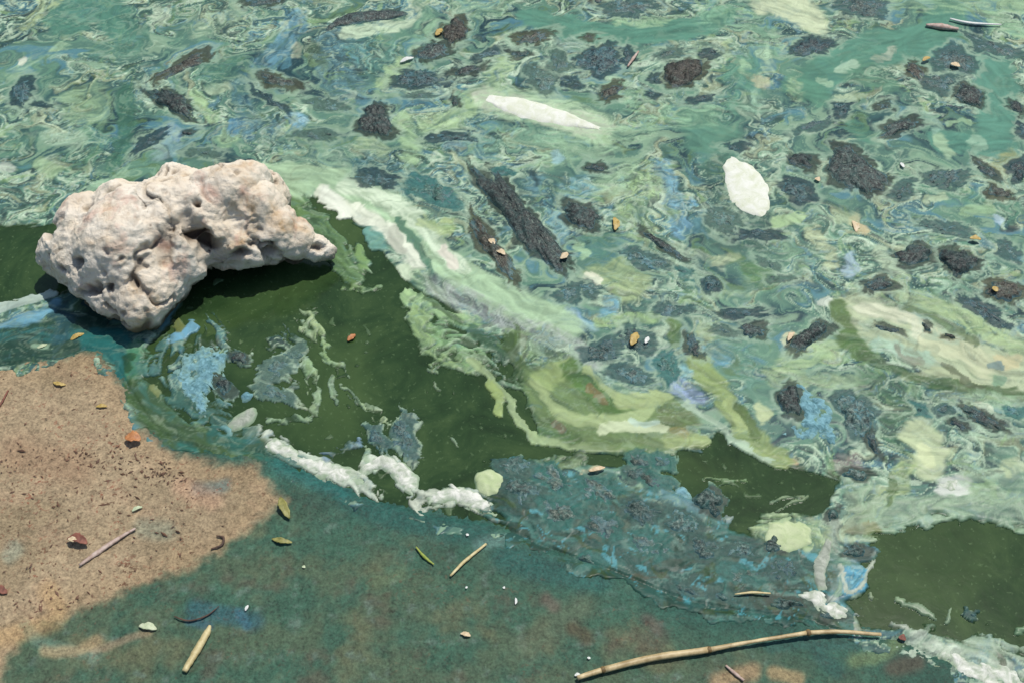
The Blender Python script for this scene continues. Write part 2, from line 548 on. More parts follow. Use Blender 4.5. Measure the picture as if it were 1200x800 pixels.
# ------------------------------------------------------------------ floating clumps (measured list)
# cx, cy, length, width, angle (deg, clockwise), kind: D charcoal, N brown, B blue-black, G grey-green film, S speckled, T teal
CL = [
    (215, 79, 84, 15, -27, 'N'), (203, 122, 66, 25, 30, 'D'), (26, 110, 36, 24, -50, 'B'), (50, 124, 18, 9, 10, 'B'),
    (173, 169, 54, 12, -30, 'B'), (238, 180, 36, 9, 5, 'G'), (220, 158, 16, 7, 0, 'D'), (310, 4, 52, 10, -5, 'D'),
    (533, 38, 36, 30, -40, 'N'), (508, 62, 50, 20, -10, 'D'), (490, 95, 66, 25, 0, 'B'), (492, 113, 42, 8, 0, 'G'),
    (326, 97, 48, 16, 15, 'N'), (320, 121, 52, 10, 35, 'B'), (440, 143, 44, 42, 10, 'D'), (545, 85, 44, 14, -15, 'D'),
    (533, 120, 17, 9, 80, 'D'), (525, 163, 66, 11, -4, 'B'), (370, 160, 52, 12, 3, 'G'), (380, 124, 44, 15, 12, 'G'),
    (572, 66, 46, 10, -15, 'B'), (623, 46, 48, 14, -6, 'N'), (608, 66, 26, 10, 0, 'D'), (690, 46, 18, 8, -5, 'N'),
    (702, 72, 56, 38, -8, 'B'), (735, 68, 22, 18, 60, 'B'), (667, 97, 32, 12, 3, 'B'), (636, 95, 40, 30, 20, 'G'), (655, 75, 30, 22, 20, 'G'),
    (715, 109, 34, 18, -30, 'N'), (800, 87, 58, 34, -12, 'N'), (767, 94, 14, 10, 0, 'B'), (830, 65, 26, 10, -8, 'B'), (780, 65, 34, 14, -15, 'G'),
    (700, 2, 22, 8, 0, 'N'), (738, 10, 62, 22, 0, 'S'), (762, 113, 16, 10, 0, 'B'), (825, 116, 30, 9, -15, 'B'), (862, 175, 34, 9, 0, 'B'),
    (697, 197, 24, 14, 0, 'D'), (950, 56, 50, 24, -5, 'B'), (1012, 10, 60, 26, 5, 'S'), (1165, 58, 74, 16, 20, 'S'),
    (1073, 86, 34, 18, 35, 'N'), (1118, 72, 56, 30, 10, 'S'), (1102, 98, 48, 22, 10, 'S'), (1135, 113, 40, 26, 20, 'D'),
    (957, 147, 50, 13, -15, 'S'), (986, 130, 22, 18, 0, 'B'), (1053, 151, 50, 19, -20, 'D'), (1034, 126, 20, 8, 0, 'D'),
    (1190, 127, 24, 14, 20, 'D'), (1200, 155, 20, 22, 0, 'B'), (1002, 202, 84, 48, 42, 'D'), (938, 190, 36, 20, 10, 'D'),
    (932, 224, 50, 26, 18, 'B'), (1155, 200, 34, 14, 38, 'D'), (1170, 227, 36, 15, 15, 'N'), (1196, 200, 34, 28, -30, 'B'),
    (1108, 210, 56, 24, -12, 'S'), (1058, 226, 34, 20, -30, 'S'), (1070, 300, 46, 28, -10, 'D'), (1122, 308, 46, 34, 20, 'D'), (1108, 270, 60, 14, 6, 'S'),
    (1176, 342, 46, 28, 5, 'N'), (1152, 366, 74, 17, 34, 'B'), (1028, 335, 38, 20, -15, 'D'), (1180, 295, 34, 18, 30, 'S'),
    (611, 259, 178, 37, 49, 'D'), (577, 292, 96, 25, 56, 'N'), (680, 254, 54, 30, 32, 'D'),
    (775, 288, 72, 11, 33, 'D'), (757, 306, 62, 20, 14, 'S'), (832, 334, 24, 22, 0, 'B'), (865, 367, 50, 11, 2, 'B'), (787, 366, 44, 16, -5, 'S'),
    (882, 389, 32, 20, 10, 'D'), (848, 388, 36, 11, 15, 'G'), (812, 405, 32, 19, 75, 'D'), (884, 276, 74, 14, 3, 'B'), (848, 258, 46, 26, 30, 'G'), (870, 240, 30, 18, 40, 'G'),
    (742, 400, 44, 30, 20, 'S'), (705, 412, 52, 28, -15, 'S'), (782, 430, 34, 28, 80, 'T'), (740, 440, 52, 24, 10, 'S'),
    (947, 396, 56, 26, -38, 'D'), (925, 470, 46, 32, 80, 'D'), (1002, 486, 62, 46, 50, 'S'), (1022, 520, 42, 14, 68, 'D'),
    (1150, 490, 62, 18, 32, 'D'), (1124, 500, 28, 9, 30, 'D'), (1042, 388, 44, 8, 12, 'D'), (1084, 384, 18, 8, 60, 'D'), (1112, 395, 16, 7, 10, 'N'),
    (1080, 480, 24, 17, 10, 'T'), (1105, 480, 20, 14, 0, 'S'), (1186, 482, 24, 15, 0, 'T'), (690, 340, 36, 18, 10, 'S'), (665, 345, 34, 22, -10, 'S'),
    (505, 225, 70, 30, 20, 'T'), (440, 212, 56, 18, 8, 'B'), (590, 205, 24, 10, 0, 'T'), (800, 320, 24, 10, 20, 'T'), (900, 310, 30, 10, 30, 'G'), (910, 330, 24, 12, 10, 'G'),
    (343, 415, 34, 20, -25, 'G'), (322, 432, 40, 26, -15, 'G'), (322, 462, 44, 22, 10, 'G'), (472, 512, 56, 28, 82, 'S'), (440, 512, 40, 18, 60, 'S'),
    (602, 546, 46, 26, 5, 'S'), (612, 575, 54, 34, 20, 'S'), (650, 562, 60, 30, 30, 'T'), (655, 600, 60, 34, 10, 'T'), (700, 575, 56, 34, 20, 'T'), (745, 555, 34, 20, 0, 'S'),
    (748, 540, 34, 20, 5, 'T'), (776, 541, 34, 22, 10, 'T'), (765, 563, 46, 22, 8, 'T'), (706, 618, 54, 30, 25, 'T'), (752, 600, 54, 32, 15, 'S'), (760, 640, 60, 28, 25, 'T'),
    (800, 612, 50, 30, 20, 'S'), (830, 588, 40, 30, 30, 'D'), (824, 642, 56, 30, 20, 'S'), (868, 645, 44, 26, 10, 'S'), (870, 676, 56, 24, 10, 'T'), (915, 668, 50, 26, 0, 'S'),
    (1001, 556, 34, 18, 10, 'D'), (1000, 646, 36, 18, 5, 'D'), (905, 640, 22, 24, 60, 'D'), (976, 604, 18, 18, 0, 'D'), (262, 452, 30, 20, 60, 'D'), (280, 420, 26, 16, 30, 'D'), (1140, 722, 12, 8, 0, 'S'),
    (800, 690, 50, 16, 20, 'S'), (845, 700, 40, 12, 12, 'S'), (920, 708, 46, 14, 8, 'D'), (690, 655, 40, 14, 20, 'T'), (970, 722, 26, 12, 0, 'D'),
]
CURV = [([(378, 41), (398, 28), (425, 22), (455, 20), (484, 17)], 15, 'D')]


# ------------------------------------------------------------------ the scum film
W_ = (232, 238, 212); P_ = (172, 204, 160); PY_ = (180, 200, 140); M_ = (97, 148, 125); T_ = (66, 112, 102)
OL_ = (112, 142, 84); B_ = (104, 150, 164); LB_ = (132, 184, 200); DB_ = (54, 88, 94); DK_ = (50, 58, 50); GY_ = (168, 180, 168)

OPEN = [
    [(-60, 266), (30, 266), (62, 264), (110, 250), (110, 340), (64, 344), (30, 352), (-60, 366)],
    [(318, 220), (365, 225), (408, 250), (440, 282), (462, 320), (492, 346), (540, 370), (588, 396), (606, 424), (618, 450), (622, 480),
     (650, 520), (690, 534), (760, 534), (826, 526), (842, 506), (880, 530), (928, 548), (958, 556), (984, 560), (972, 582), (962, 596), (948, 602),
     (920, 606), (892, 622), (870, 640), (845, 606), (800, 572), (720, 548), (620, 534), (588, 548), (592, 622), (560, 622), (500, 612), (440, 598),
     (400, 584), (345, 562), (300, 544), (240, 538), (180, 512), (150, 470), (136, 432), (182, 396), (226, 340), (200, 300), (300, 230)],
    [(1004, 655), (1022, 622), (1070, 606), (1130, 608), (1210, 616), (1300, 640), (1300, 800), (1180, 762), (1120, 748), (1060, 742), (1004, 736), (988, 700), (1016, 690)],
]

# points, width, colour, opacity, wispiness, grain, thickness
ST = [
    # smooth milky teal water between the mats
    ([(75, 25), (115, 5), (150, 45)], 46, (90, 140, 118), .85, .15, .1), ([(620, 22), (700, 40), (790, 38), (850, 22)], 26, M_, .95, .1, .02),
    ([(820, 145), (840, 175)], 60, (98, 145, 122), .85, .2, .04), ([(870, 85), (870, 120)], 46, (100, 150, 125), .8, .3, .05),
    ([(955, 95), (1010, 62), (1080, 52), (1110, 18)], 42, M_, .95, .1, .02), ([(1160, 80), (1170, 110), (1165, 150)], 46, (100, 152, 130), .95, .1, .02),
    ([(1000, 85), (1040, 100)], 26, (106, 150, 120), .7, .3, .05), ([(1100, 165), (1150, 172), (1180, 180)], 26, (98, 152, 130), .85, .2, .03),
    ([(925, 100), (960, 112)], 24, (98, 148, 122), .8, .2, .04), ([(1000, 150), (1020, 165)], 18, (92, 142, 118), .8, .3, .05), ([(1060, 215), (1140, 240), (1190, 250)], 22, (100, 150, 120), .6, .4, .1),
    ([(30, 168), (20, 180)], 50, (92, 135, 112), .5, .6, .25), ([(105, 165), (85, 190)], 44, (100, 146, 116), .5, .5, .2), ([(540, 125), (570, 105)], 22, (92, 142, 120), .7, .3, .1),
    ([(700, 285), (705, 305)], 34, (84, 128, 104), .7, .3, .15), ([(770, 290), (720, 285)], 20, (90, 130, 105), .5, .5, .2),
    # upper left streaks
    ([(30, 32), (48, 15), (66, 4)], 14, (186, 206, 140), .7, .5, .3), ([(0, 92), (40, 75), (75, 50)], 10, P_, .5, .7, .4), ([(90, 118), (115, 125), (95, 132)], 44, (152, 182, 140), .7, .4, .2),
    ([(148, 110), (152, 145), (132, 190)], 20, (72, 118, 96), .85, .2, .2), ([(60, 90), (52, 104)], 16, (88, 130, 108), .6, .5, .3), ([(115, 60), (160, 52)], 26, (88, 130, 112), .6, .5, .3),
    ([(185, 18), (190, 25)], 16, (205, 222, 190), .6, .3, .2), ([(230, 35), (270, 20)], 26, (158, 182, 150), .6, .6, .4), ([(248, 104), (270, 104)], 10, (205, 222, 180), .8, .3, .2),
    ([(232, 112), (240, 130), (250, 140)], 14, (170, 205, 150), .7, .3, .2), ([(272, 150), (266, 168), (300, 140)], 14, (170, 200, 150), .6, .4, .3), ([(60, 160), (85, 165)], 24, (180, 205, 175), .5, .5, .3),
    ([(25, 74), (27, 76)], 8, (220, 225, 200), .8, .2, .2), ([(0, 195), (8, 198)], 12, (215, 225, 205), .7, .2, .2), ([(45, 195), (62, 203)], 16, (165, 195, 150), .8, .2, .1),
    ([(255, 90), (268, 80)], 40, (80, 125, 105), .7, .5, .3), ([(200, 170), (188, 178)], 22, (150, 180, 175), .6, .4, .3), ([(200, 155), (208, 160)], 12, (130, 170, 200), .7, .3, .3),
    ([(350, 25), (335, 52), (306, 80)], 24, B_, .85, .4, .35), ([(275, 148), (276, 152)], 18, (88, 140, 168), .85, .2, .3), ([(285, 100), (290, 150)], 26, (86, 128, 138), .7, .5, .5),
    ([(345, 142), (352, 148)], 20, (120, 165, 185), .7, .4, .4), ([(300, 150), (320, 160)], 34, (84, 122, 134), .6, .5, .4), ([(395, 60), (400, 100)], 60, (84, 122, 128), .8, .4, .6),
    ([(430, 55), (470, 85)], 50, (92, 140, 128), .6, .6, .5), ([(366, 62), (372, 70)], 22, (84, 108, 82), .8, .2, .3), ([(350, 60), (345, 66)], 10, (200, 205, 165), .6, .3, .2),
    ([(400, 40), (440, 36), (476, 30)], 12, (196, 216, 182), .9, .3, .15), ([(482, 18), (500, 0)], 16, (190, 205, 170), .6, .5, .3), ([(470, 76), (455, 95), (445, 102)], 14, (168, 196, 146), .85, .3, .2),
    ([(540, 10), (590, 5)], 26, (150, 186, 145), .6, .5, .3), ([(500, 30), (490, 55)], 20, (150, 190, 150), .5, .5, .3),
    ([(595, 75), (568, 105), (535, 140), (500, 150)], 22, (172, 200, 150), .85, .4, .2), ([(566, 116), (600, 125), (650, 138), (708, 154)], 24, (232, 238, 212), .95, .1, .1), ([(575, 118), (640, 132), (705, 152)], 40, (178, 206, 165), .85, .4, .2),
    ([(472, 145), (480, 185)], 24, (168, 200, 152), .85, .4, .2), ([(430, 175), (440, 180)], 30, (165, 188, 145), .8, .4, .3), ([(340, 185), (380, 180), (400, 190)], 22, (150, 180, 150), .5, .6, .4),
    ([(520, 172), (560, 175)], 14, (84, 130, 150), .6, .5, .3), ([(430, 195), (470, 212), (520, 230)], 34, (64, 108, 112), .8, .4, .5),
    ([(560, 170), (600, 165), (650, 170)], 30, (130, 170, 140), .6, .6, .4), ([(640, 185), (700, 170), (760, 150)], 26, (155, 190, 150), .6, .6, .4),
    ([(720, 100), (770, 130), (830, 135)], 26, (150, 190, 150), .6, .6, .5), ([(650, 182), (655, 186)], 12, (150, 190, 195), .7, .3, .2),
    ([(660, 55), (670, 50)], 16, (180, 200, 180), .5, .5, .4), ([(720, 25), (770, 28), (800, 18)], 8, (165, 200, 155), .7, .4, .3),
    ([(848, 50), (850, 66)], 8, (190, 215, 160), .6, .3, .2), ([(868, 74), (872, 82)], 9, (170, 205, 160), .6, .3, .2), ([(830, 20), (880, 30), (900, 60)], 30, (140, 182, 145), .6, .6, .4),
    ([(888, 96), (892, 100)], 14, (205, 200, 160), .6, .3, .2), ([(895, 65), (900, 80)], 16, (180, 205, 170), .5, .5, .3), ([(880, 125), (885, 128)], 30, (160, 190, 160), .6, .5, .5),
    ([(890, 0), (925, 10), (955, 26)], 30, (208, 220, 180), .95, .2, .1), ([(1035, 65), (1045, 60), (1022, 72)], 8, (180, 190, 165), .7, .3, .2), ([(985, 80), (998, 78)], 12, (176, 206, 175), .8, .2, .1),
    ([(958, 96), (975, 97)], 6, (165, 200, 165), .8, .2, .1), ([(980, 117), (1010, 115)], 7, (190, 210, 170), .8, .3, .2), ([(935, 115), (925, 100)], 14, (165, 195, 150), .6, .5, .4),
    ([(1000, 5), (1100, 6), (1200, 10)], 20, (165, 198, 150), .6, .5, .3), ([(1160, 22), (1200, 40)], 16, (160, 200, 155), .7, .3, .1), ([(1100, 165), (1108, 178)], 14, (175, 205, 165), .8, .2, .1),
    ([(1135, 172), (1145, 165), (1152, 172), (1142, 178)], 7, (165, 200, 170), .7, .2, .1), ([(1085, 135), (1100, 145), (1095, 155)], 8, (160, 195, 170), .6, .3, .2), ([(1112, 148), (1135, 146)], 4, (170, 205, 160), .7, .2, .1),
    ([(1080, 130), (1050, 138), (1030, 150)], 8, (175, 200, 170), .6, .4, .3), ([(1170, 195), (1180, 188)], 20, (165, 165, 110), .7, .3, .2), ([(1130, 250), (1160, 245)], 12, (170, 205, 155), .8, .2, .1),
    ([(1085, 236), (1105, 234)], 9, (185, 205, 165), .8, .2, .1), ([(1168, 256), (1172, 258)], 9, (190, 215, 225), .8, .2, .1), ([(880, 0), (840, 10)], 20, (120, 165, 135), .5, .5, .3),
    # around the white patch and the middle
    ([(845, 205), (870, 250), (900, 275), (840, 270)], 46, (62, 96, 84), .75, .3, .4), ([(910, 262), (935, 258)], 12, (180, 210, 155), .85, .2, .1), ([(775, 198), (786, 225), (796, 265)], 20, (112, 160, 174), .9, .35, .5),
    ([(805, 240), (800, 275)], 14, (118, 165, 185), .6, .5, .5), ([(760, 210), (740, 240), (750, 270)], 34, (150, 178, 126), .8, .5, .5), ([(700, 225), (720, 215), (735, 200)], 26, (158, 190, 150), .7, .5, .4),
    ([(668, 222), (680, 220)], 30, (110, 160, 172), .6, .5, .5), ([(626, 215), (630, 220)], 26, (110, 155, 160), .6, .5, .4), ([(655, 262), (658, 275)], 22, (118, 165, 175), .8, .4, .4), ([(682, 290), (678, 300)], 9, (170, 205, 160), .8, .3, .2),
    ([(690, 330), (720, 318), (750, 335), (730, 345)], 28, (166, 190, 130), .85, .3, .2), ([(688, 326), (702, 333)], 10, (238, 240, 205), .95, .1, .05), ([(790, 288), (830, 305), (850, 310)], 10, (175, 195, 165), .7, .4, .3),
    ([(840, 305), (860, 300)], 12, (190, 205, 160), .7, .3, .2), ([(880, 320), (895, 330)], 26, (86, 120, 72), .7, .3, .3), ([(800, 350), (820, 345), (880, 345)], 10, (165, 195, 155), .6, .5, .3),
    ([(712, 365), (716, 358)], 20, (118, 175, 190), .85, .3, .3), ([(665, 372), (672, 376)], 18, (140, 175, 215), .85, .3, .3), ([(645, 375), (690, 382)], 14, (150, 185, 190), .6, .4, .4),
    ([(700, 378), (770, 375)], 12, (160, 190, 130), .7, .4, .3), ([(786, 385), (790, 400)], 16, (92, 120, 62), .8, .2, .2), ([(826, 385), (830, 390)], 16, (178, 200, 140), .8, .3, .2),
    ([(838, 412), (848, 418)], 26, (112, 165, 178), .75, .4, .5), ([(870, 420), (880, 440)], 30, (100, 145, 128), .6, .5, .6), ([(795, 452), (812, 466)], 22, (150, 172, 200), .9, .3, .3), ([(800, 435), (806, 440)], 14, (160, 215, 215), .8, .3, .3),
    ([(888, 478), (892, 488)], 16, (205, 222, 160), .9, .2, .1), ([(905, 440), (960, 445), (1000, 450)], 20, (160, 185, 140), .7, .4, .3), ([(920, 425), (960, 415), (975, 400)], 26, (172, 198, 145), .8, .3, .2), ([(922, 402), (930, 392)], 10, (225, 225, 180), .8, .2, .1),
    ([(950, 272), (962, 285), (972, 310)], 14, (185, 200, 150), .8, .4, .3), ([(1000, 258), (1004, 268)], 14, (205, 190, 145), .8, .2, .1), ([(980, 252), (1000, 255)], 16, (176, 195, 155), .7, .4, .3), ([(1030, 295), (1038, 310), (1060, 325)], 14, (180, 200, 165), .8, .4, .3),
    ([(995, 310), (998, 318)], 18, (165, 190, 200), .8, .3, .2), ([(962, 352), (974, 353)], 7, (225, 235, 215), .9, .2, .1), ([(900, 290), (950, 300)], 22, (130, 165, 130), .5, .6, .6), ([(1100, 340), (1140, 320), (1160, 300)], 10, (160, 195, 165), .6, .4, .4), ([(1050, 345), (1080, 350), (1110, 370)], 18, (170, 195, 150), .7, .4, .3),
    # pale swirl on the right
    ([(1002, 368), (1040, 385), (1090, 408), (1150, 430), (1210, 440)], 56, (190, 206, 158), .95, .25, .1), ([(1010, 366), (1060, 372), (1080, 392)], 16, (222, 226, 195), .8, .3, .1), ([(1090, 400), (1130, 410), (1150, 428)], 26, (208, 215, 168), .8, .3, .1),
    ([(1020, 405), (1050, 410), (1085, 420)], 16, (170, 205, 180), .8, .3, .15), ([(1048, 408), (1065, 420), (1075, 422)], 7, (125, 110, 95), .6, .3, .2), ([(1060, 440), (1100, 436), (1135, 450)], 12, (185, 200, 150), .9, .2, .1),
    ([(1070, 355), (1120, 365), (1160, 392), (1210, 412)], 22, (172, 195, 142), .85, .3, .15), ([(1060, 360), (1100, 375), (1145, 405)], 7, (88, 110, 72), .8, .2, .15), ([(984, 362), (988, 395), (1010, 416)], 20, (88, 120, 64), .9, .1, .1),
    ([(1010, 418), (1060, 438), (1120, 452), (1210, 462)], 12, (72, 102, 62), .9, .15, .15), ([(1100, 428), (1130, 445), (1145, 455)], 6, (80, 92, 66), .8, .2, .1), ([(1170, 425), (1190, 422)], 14, (205, 195, 150), .7, .3, .1), ([(1155, 428), (1172, 428)], 5, (95, 130, 135), .8, .2, .1), ([(1160, 446), (1172, 444)], 8, (100, 150, 120), .7, .2, .1),
    ([(1020, 455), (1060, 470), (1050, 500), (1060, 510)], 46, (78, 112, 82), .8, .4, .4), ([(1100, 465), (1200, 470)], 16, (150, 180, 145), .6, .5, .4), ([(1145, 475), (1160, 480)], 8, (205, 215, 185), .7, .3, .2), ([(1130, 530), (1200, 520)], 40, (128, 160, 130), .5, .6, .5),
    ([(1078, 508), (1090, 530), (1085, 545)], 40, (196, 214, 160), .95, .15, .05), ([(1082, 530), (1086, 540)], 16, (216, 230, 170), .9, .1, .05), ([(1062, 545), (1045, 575), (1020, 600)], 22, (160, 186, 120), .9, .3, .15),
    ([(1010, 585), (1035, 605), (1080, 600), (1140, 588), (1200, 605)], 38, (150, 176, 144), .95, .4, .3), ([(1100, 572), (1125, 568)], 20, (212, 218, 205), .95, .2, .1), ([(1130, 560), (1200, 575)], 26, (146, 172, 142), .7, .5, .4),
    ([(1040, 560), (1044, 585)], 9, (80, 112, 58), .85, .1, .1), ([(1000, 620), (1030, 618)], 14, (125, 130, 72), .8, .2, .1), ([(992, 630), (1020, 632)], 8, (176, 195, 155), .8, .3, .2), ([(990, 585), (1000, 600), (1005, 615)], 20, (140, 160, 130), .8, .4, .3),
    ([(1180, 555), (1200, 548)], 16, (190, 205, 160), .7, .3, .2), ([(905, 535), (925, 545)], 12, (190, 165, 130), .8, .3, .2), ([(985, 545), (1000, 540)], 20, (165, 150, 140), .6, .4, .4),
    # thin foam film round the foam banks
    ([(296, 512), (330, 526), (352, 540), (385, 552), (418, 562), (440, 574)], 26, (196, 206, 186), .95, .6, .3), ([(424, 572), (427, 553), (445, 542), (464, 549), (478, 564), (492, 584)], 22, (200, 210, 190), .95, .5, .3),
    ([(494, 590), (530, 582), (560, 588), (588, 603)], 26, (200, 208, 186), .95, .6, .3), ([(1076, 756), (1105, 762), (1130, 776), (1165, 784), (1225, 800)], 40, (176, 190, 168), .95, .6, .4), ([(976, 615), (966, 650), (962, 690)], 22, (140, 154, 136), .9, .6, .4),
    ([(930, 694), (960, 704), (1000, 726)], 30, (190, 196, 184), .95, .6, .4), ([(896, 624), (950, 630)], 44, (160, 182, 130), .9, .5, .3), ([(240, 400), (222, 440), (242, 490)], 60, (70, 112, 112), .8, .75, .7),
    # the white band sweeping round the rock
    ([(325, 226), (345, 240), (375, 268), (410, 320)], 34, (98, 128, 74), .9, .3, .25), ([(400, 285), (420, 310)], 30, (108, 140, 96), .7, .5, .3), ([(100, 225), (150, 200), (125, 212)], 7, (160, 195, 160), .8, .3, .15),
    ([(305, 212), (360, 211), (412, 224), (452, 246), (492, 276), (522, 306), (562, 337), (612, 362), (662, 384)], 38, (176, 206, 165), .97, .2, .1),
    ([(376, 226), (398, 240), (424, 252), (452, 270), (476, 294), (488, 312)], 17, (236, 242, 218), .95, .2, .08), ([(404, 218), (442, 232), (482, 256), (508, 282), (540, 312)], 18, (218, 234, 204), .9, .35, .1), ([(383, 228), (400, 244)], 20, (236, 242, 222), .98, .05, .05),
    ([(466, 262), (488, 288), (506, 320)], 9, (84, 128, 104), .9, .1, .15), ([(472, 316), (474, 320)], 17, (218, 235, 200), .95, .1, .05), ([(522, 294), (532, 308)], 12, (236, 232, 212), .95, .1, .05), ([(495, 260), (520, 275), (522, 262)], 12, (170, 195, 120), .7, .3, .2),
    ([(435, 280), (440, 286)], 22, (115, 165, 150), .8, .2, .2), ([(460, 275), (466, 292)], 14, (190, 195, 175), .8, .2, .1), ([(490, 325), (500, 335)], 20, (150, 180, 140), .8, .3, .3),
    ([(505, 332), (545, 354), (595, 380), (650, 396), (700, 424)], 22, (166, 178, 166), .9, .45, .4), ([(530, 345), (570, 368)], 6, (92, 100, 98), .7, .2, .4), ([(560, 370), (620, 390)], 10, (150, 160, 155), .7, .4, .5),
    ([(475, 346), (520, 370), (552, 378)], 16, (160, 192, 134), .9, .3, .2), ([(488, 372), (502, 400), (528, 422), (560, 428)], 28, (140, 172, 106), .92, .35, .25), ([(520, 390), (560, 400), (550, 415)], 34, (120, 158, 108), .8, .4, .4), ([(560, 395), (585, 415)], 20, (76, 112, 92), .8, .3, .4),
    ([(600, 400), (615, 410), (612, 440)], 34, (118, 146, 88), .8, .5, .4), ([(570, 430), (600, 445), (615, 450)], 20, (110, 145, 115), .7, .5, .4), ([(630, 400), (660, 420)], 30, (140, 165, 140), .7, .6, .6), ([(604, 385), (604, 410)], 9, (76, 104, 52), .8, .2, .2),
    ([(552, 425), (580, 446), (602, 482), (626, 509), (662, 523), (722, 525), (780, 517), (828, 521)], 9, (160, 186, 126), .97, .1, .08), ([(577, 450), (580, 465), (583, 482)], 12, (166, 192, 108), .95, .1, .1), ([(402, 338), (440, 340)], 7, (125, 155, 95), .8, .4, .1), ([(418, 295), (424, 310)], 14, (135, 170, 105), .8, .3, .1),
    ([(592, 398), (612, 428), (624, 446)], 15, (64, 88, 52), .9, .2, .1), ([(548, 386), (572, 402), (592, 420)], 12, (60, 92, 66), .85, .2, .1), ([(500, 352), (536, 376)], 6, (70, 96, 60), .85, .2, .1), ([(640, 412), (672, 426)], 9, (72, 94, 62), .7, .4, .2),
    # the folded olive sheet
    ([(640, 455), (670, 480), (720, 500), (780, 500)], 66, (112, 142, 80), .97, .15, .15), ([(640, 500), (670, 515)], 20, (84, 112, 64), .85, .2, .3), ([(655, 496), (660, 505)], 9, (116, 100, 84), .7, .3, .3), ([(632, 446), (650, 438), (668, 430)], 22, (158, 184, 110), .9, .2, .1),
    ([(628, 452), (650, 478), (690, 494), (735, 490), (778, 466)], 13, (170, 194, 128), .92, .25, .1), ([(674, 432), (692, 456), (712, 478)], 24, (84, 118, 62), .92, .15, .15), ([(690, 456), (706, 472)], 6, (124, 104, 74), .7, .2, .2),
    ([(690, 436), (705, 450), (725, 468)], 10, (165, 186, 122), .85, .3, .1), ([(725, 470), (755, 472), (776, 466)], 16, (168, 190, 122), .92, .2, .1), ([(700, 504), (738, 502), (776, 504)], 9, (206, 222, 172), .95, .2, .05), ([(735, 496), (765, 497)], 5, (190, 215, 195), .8, .2, .05),
    ([(780, 486), (800, 495)], 26, (106, 128, 74), .85, .4, .4), ([(780, 518), (826, 518)], 16, (162, 184, 114), .92, .2, .15), ([(786, 505), (800, 510)], 10, (150, 140, 95), .6, .3, .3),
    ([(818, 428), (836, 452), (856, 482), (880, 512), (915, 538)], 26, (146, 172, 98), .96, .15, .12), ([(850, 470), (866, 498)], 10, (176, 200, 122), .9, .2, .1), ([(864, 476), (885, 510)], 9, (86, 112, 60), .85, .1, .1), ([(800, 472), (836, 498), (870, 520), (905, 540)], 6, (176, 200, 172), .9, .2, .05),
    # film by the shore
    ([(352, 368), (362, 384), (372, 394)], 22, (164, 188, 128), .95, .48, .35), ([(372, 394), (388, 424), (396, 440)], 9, (140, 168, 112), .9, .78, .35), ([(398, 430), (412, 455), (426, 475), (440, 485)], 10, (138, 160, 120), .85, .88, .45), ([(430, 474), (446, 490), (452, 498)], 11, (168, 190, 140), .9, .48, .30), ([(358, 425), (362, 445)], 18, (140, 166, 118), .85, .68, .45), ([(362, 450), (372, 462), (362, 484), (340, 492), (310, 498)], 10, (132, 156, 116), .85, .68, .40),
    ([(325, 470), (340, 460), (346, 448)], 8, (120, 140, 124), .8, .68, .50), ([(390, 440), (392, 470)], 7, (120, 140, 110), .7, .88, .50), ([(400, 495), (420, 505), (440, 510)], 10, (140, 158, 124), .8, .78, .40), ([(425, 525), (432, 545)], 5, (150, 175, 140), .8, .58, .30), ([(345, 460), (352, 476)], 12, (165, 178, 150), .6, .88, .40),
    ([(378, 535), (400, 522), (416, 518)], 12, (112, 140, 158), .9, .58, .50), ([(330, 405), (338, 420), (320, 440)], 40, (60, 78, 62), .75, .78, .70), ([(460, 500), (480, 490), (484, 520), (480, 545)], 12, (128, 140, 122), .8, .88, .70),
    # between rock and sand
    ([(-20, 410), (60, 400), (110, 390)], 50, (44, 76, 62), .97, .1, .14), ([(-20, 402), (40, 396), (90, 390)], 12, (58, 112, 108), .8, .5, .16), ([(-20, 368), (20, 356), (58, 343)], 9, (186, 204, 190), .95, .15, .03), ([(-20, 386), (30, 376), (60, 358)], 13, (112, 164, 184), .92, .4, .12), ([(70, 372), (70, 390)], 24, (50, 88, 96), .8, .3, .12), ([(45, 408), (58, 404)], 5, (150, 180, 150), .8, .2, .04),
    ([(110, 400), (140, 410), (150, 440)], 34, (44, 112, 108), .95, .1, .06), ([(160, 408), (168, 425), (160, 440)], 22, (84, 142, 104), .8, .3, .08), ([(152, 418), (154, 430)], 10, (40, 72, 40), .8, .1, .04), ([(175, 430), (190, 420), (200, 400)], 26, (76, 116, 108), .8, .6, .20), ([(200, 398), (214, 388), (224, 380)], 12, (118, 172, 196), .92, .2, .08), ([(204, 384), (208, 378)], 10, (112, 120, 48), .9, .1, .04),
    ([(165, 460), (190, 500), (230, 520), (300, 535)], 40, (66, 92, 54), .95, .2, .16), ([(210, 465), (250, 490), (290, 510)], 20, (60, 98, 84), .85, .4, .20), ([(170, 450), (172, 470), (200, 490)], 8, (70, 126, 116), .6, .5, .16), ([(212, 524), (222, 530)], 16, (56, 120, 112), .8, .3, .16), ([(262, 505), (280, 495)], 12, (140, 190, 190), .7, .4, .12), ([(182, 452), (186, 460)], 8, (140, 150, 90), .7, .2, .08), ([(240, 400), (250, 402)], 14, (112, 116, 96), .7, .5, .16),
    ([(250, 510), (300, 530), (350, 545)], 18, (46, 104, 96), .8, .4, .20),
    # clumped mat along the shore
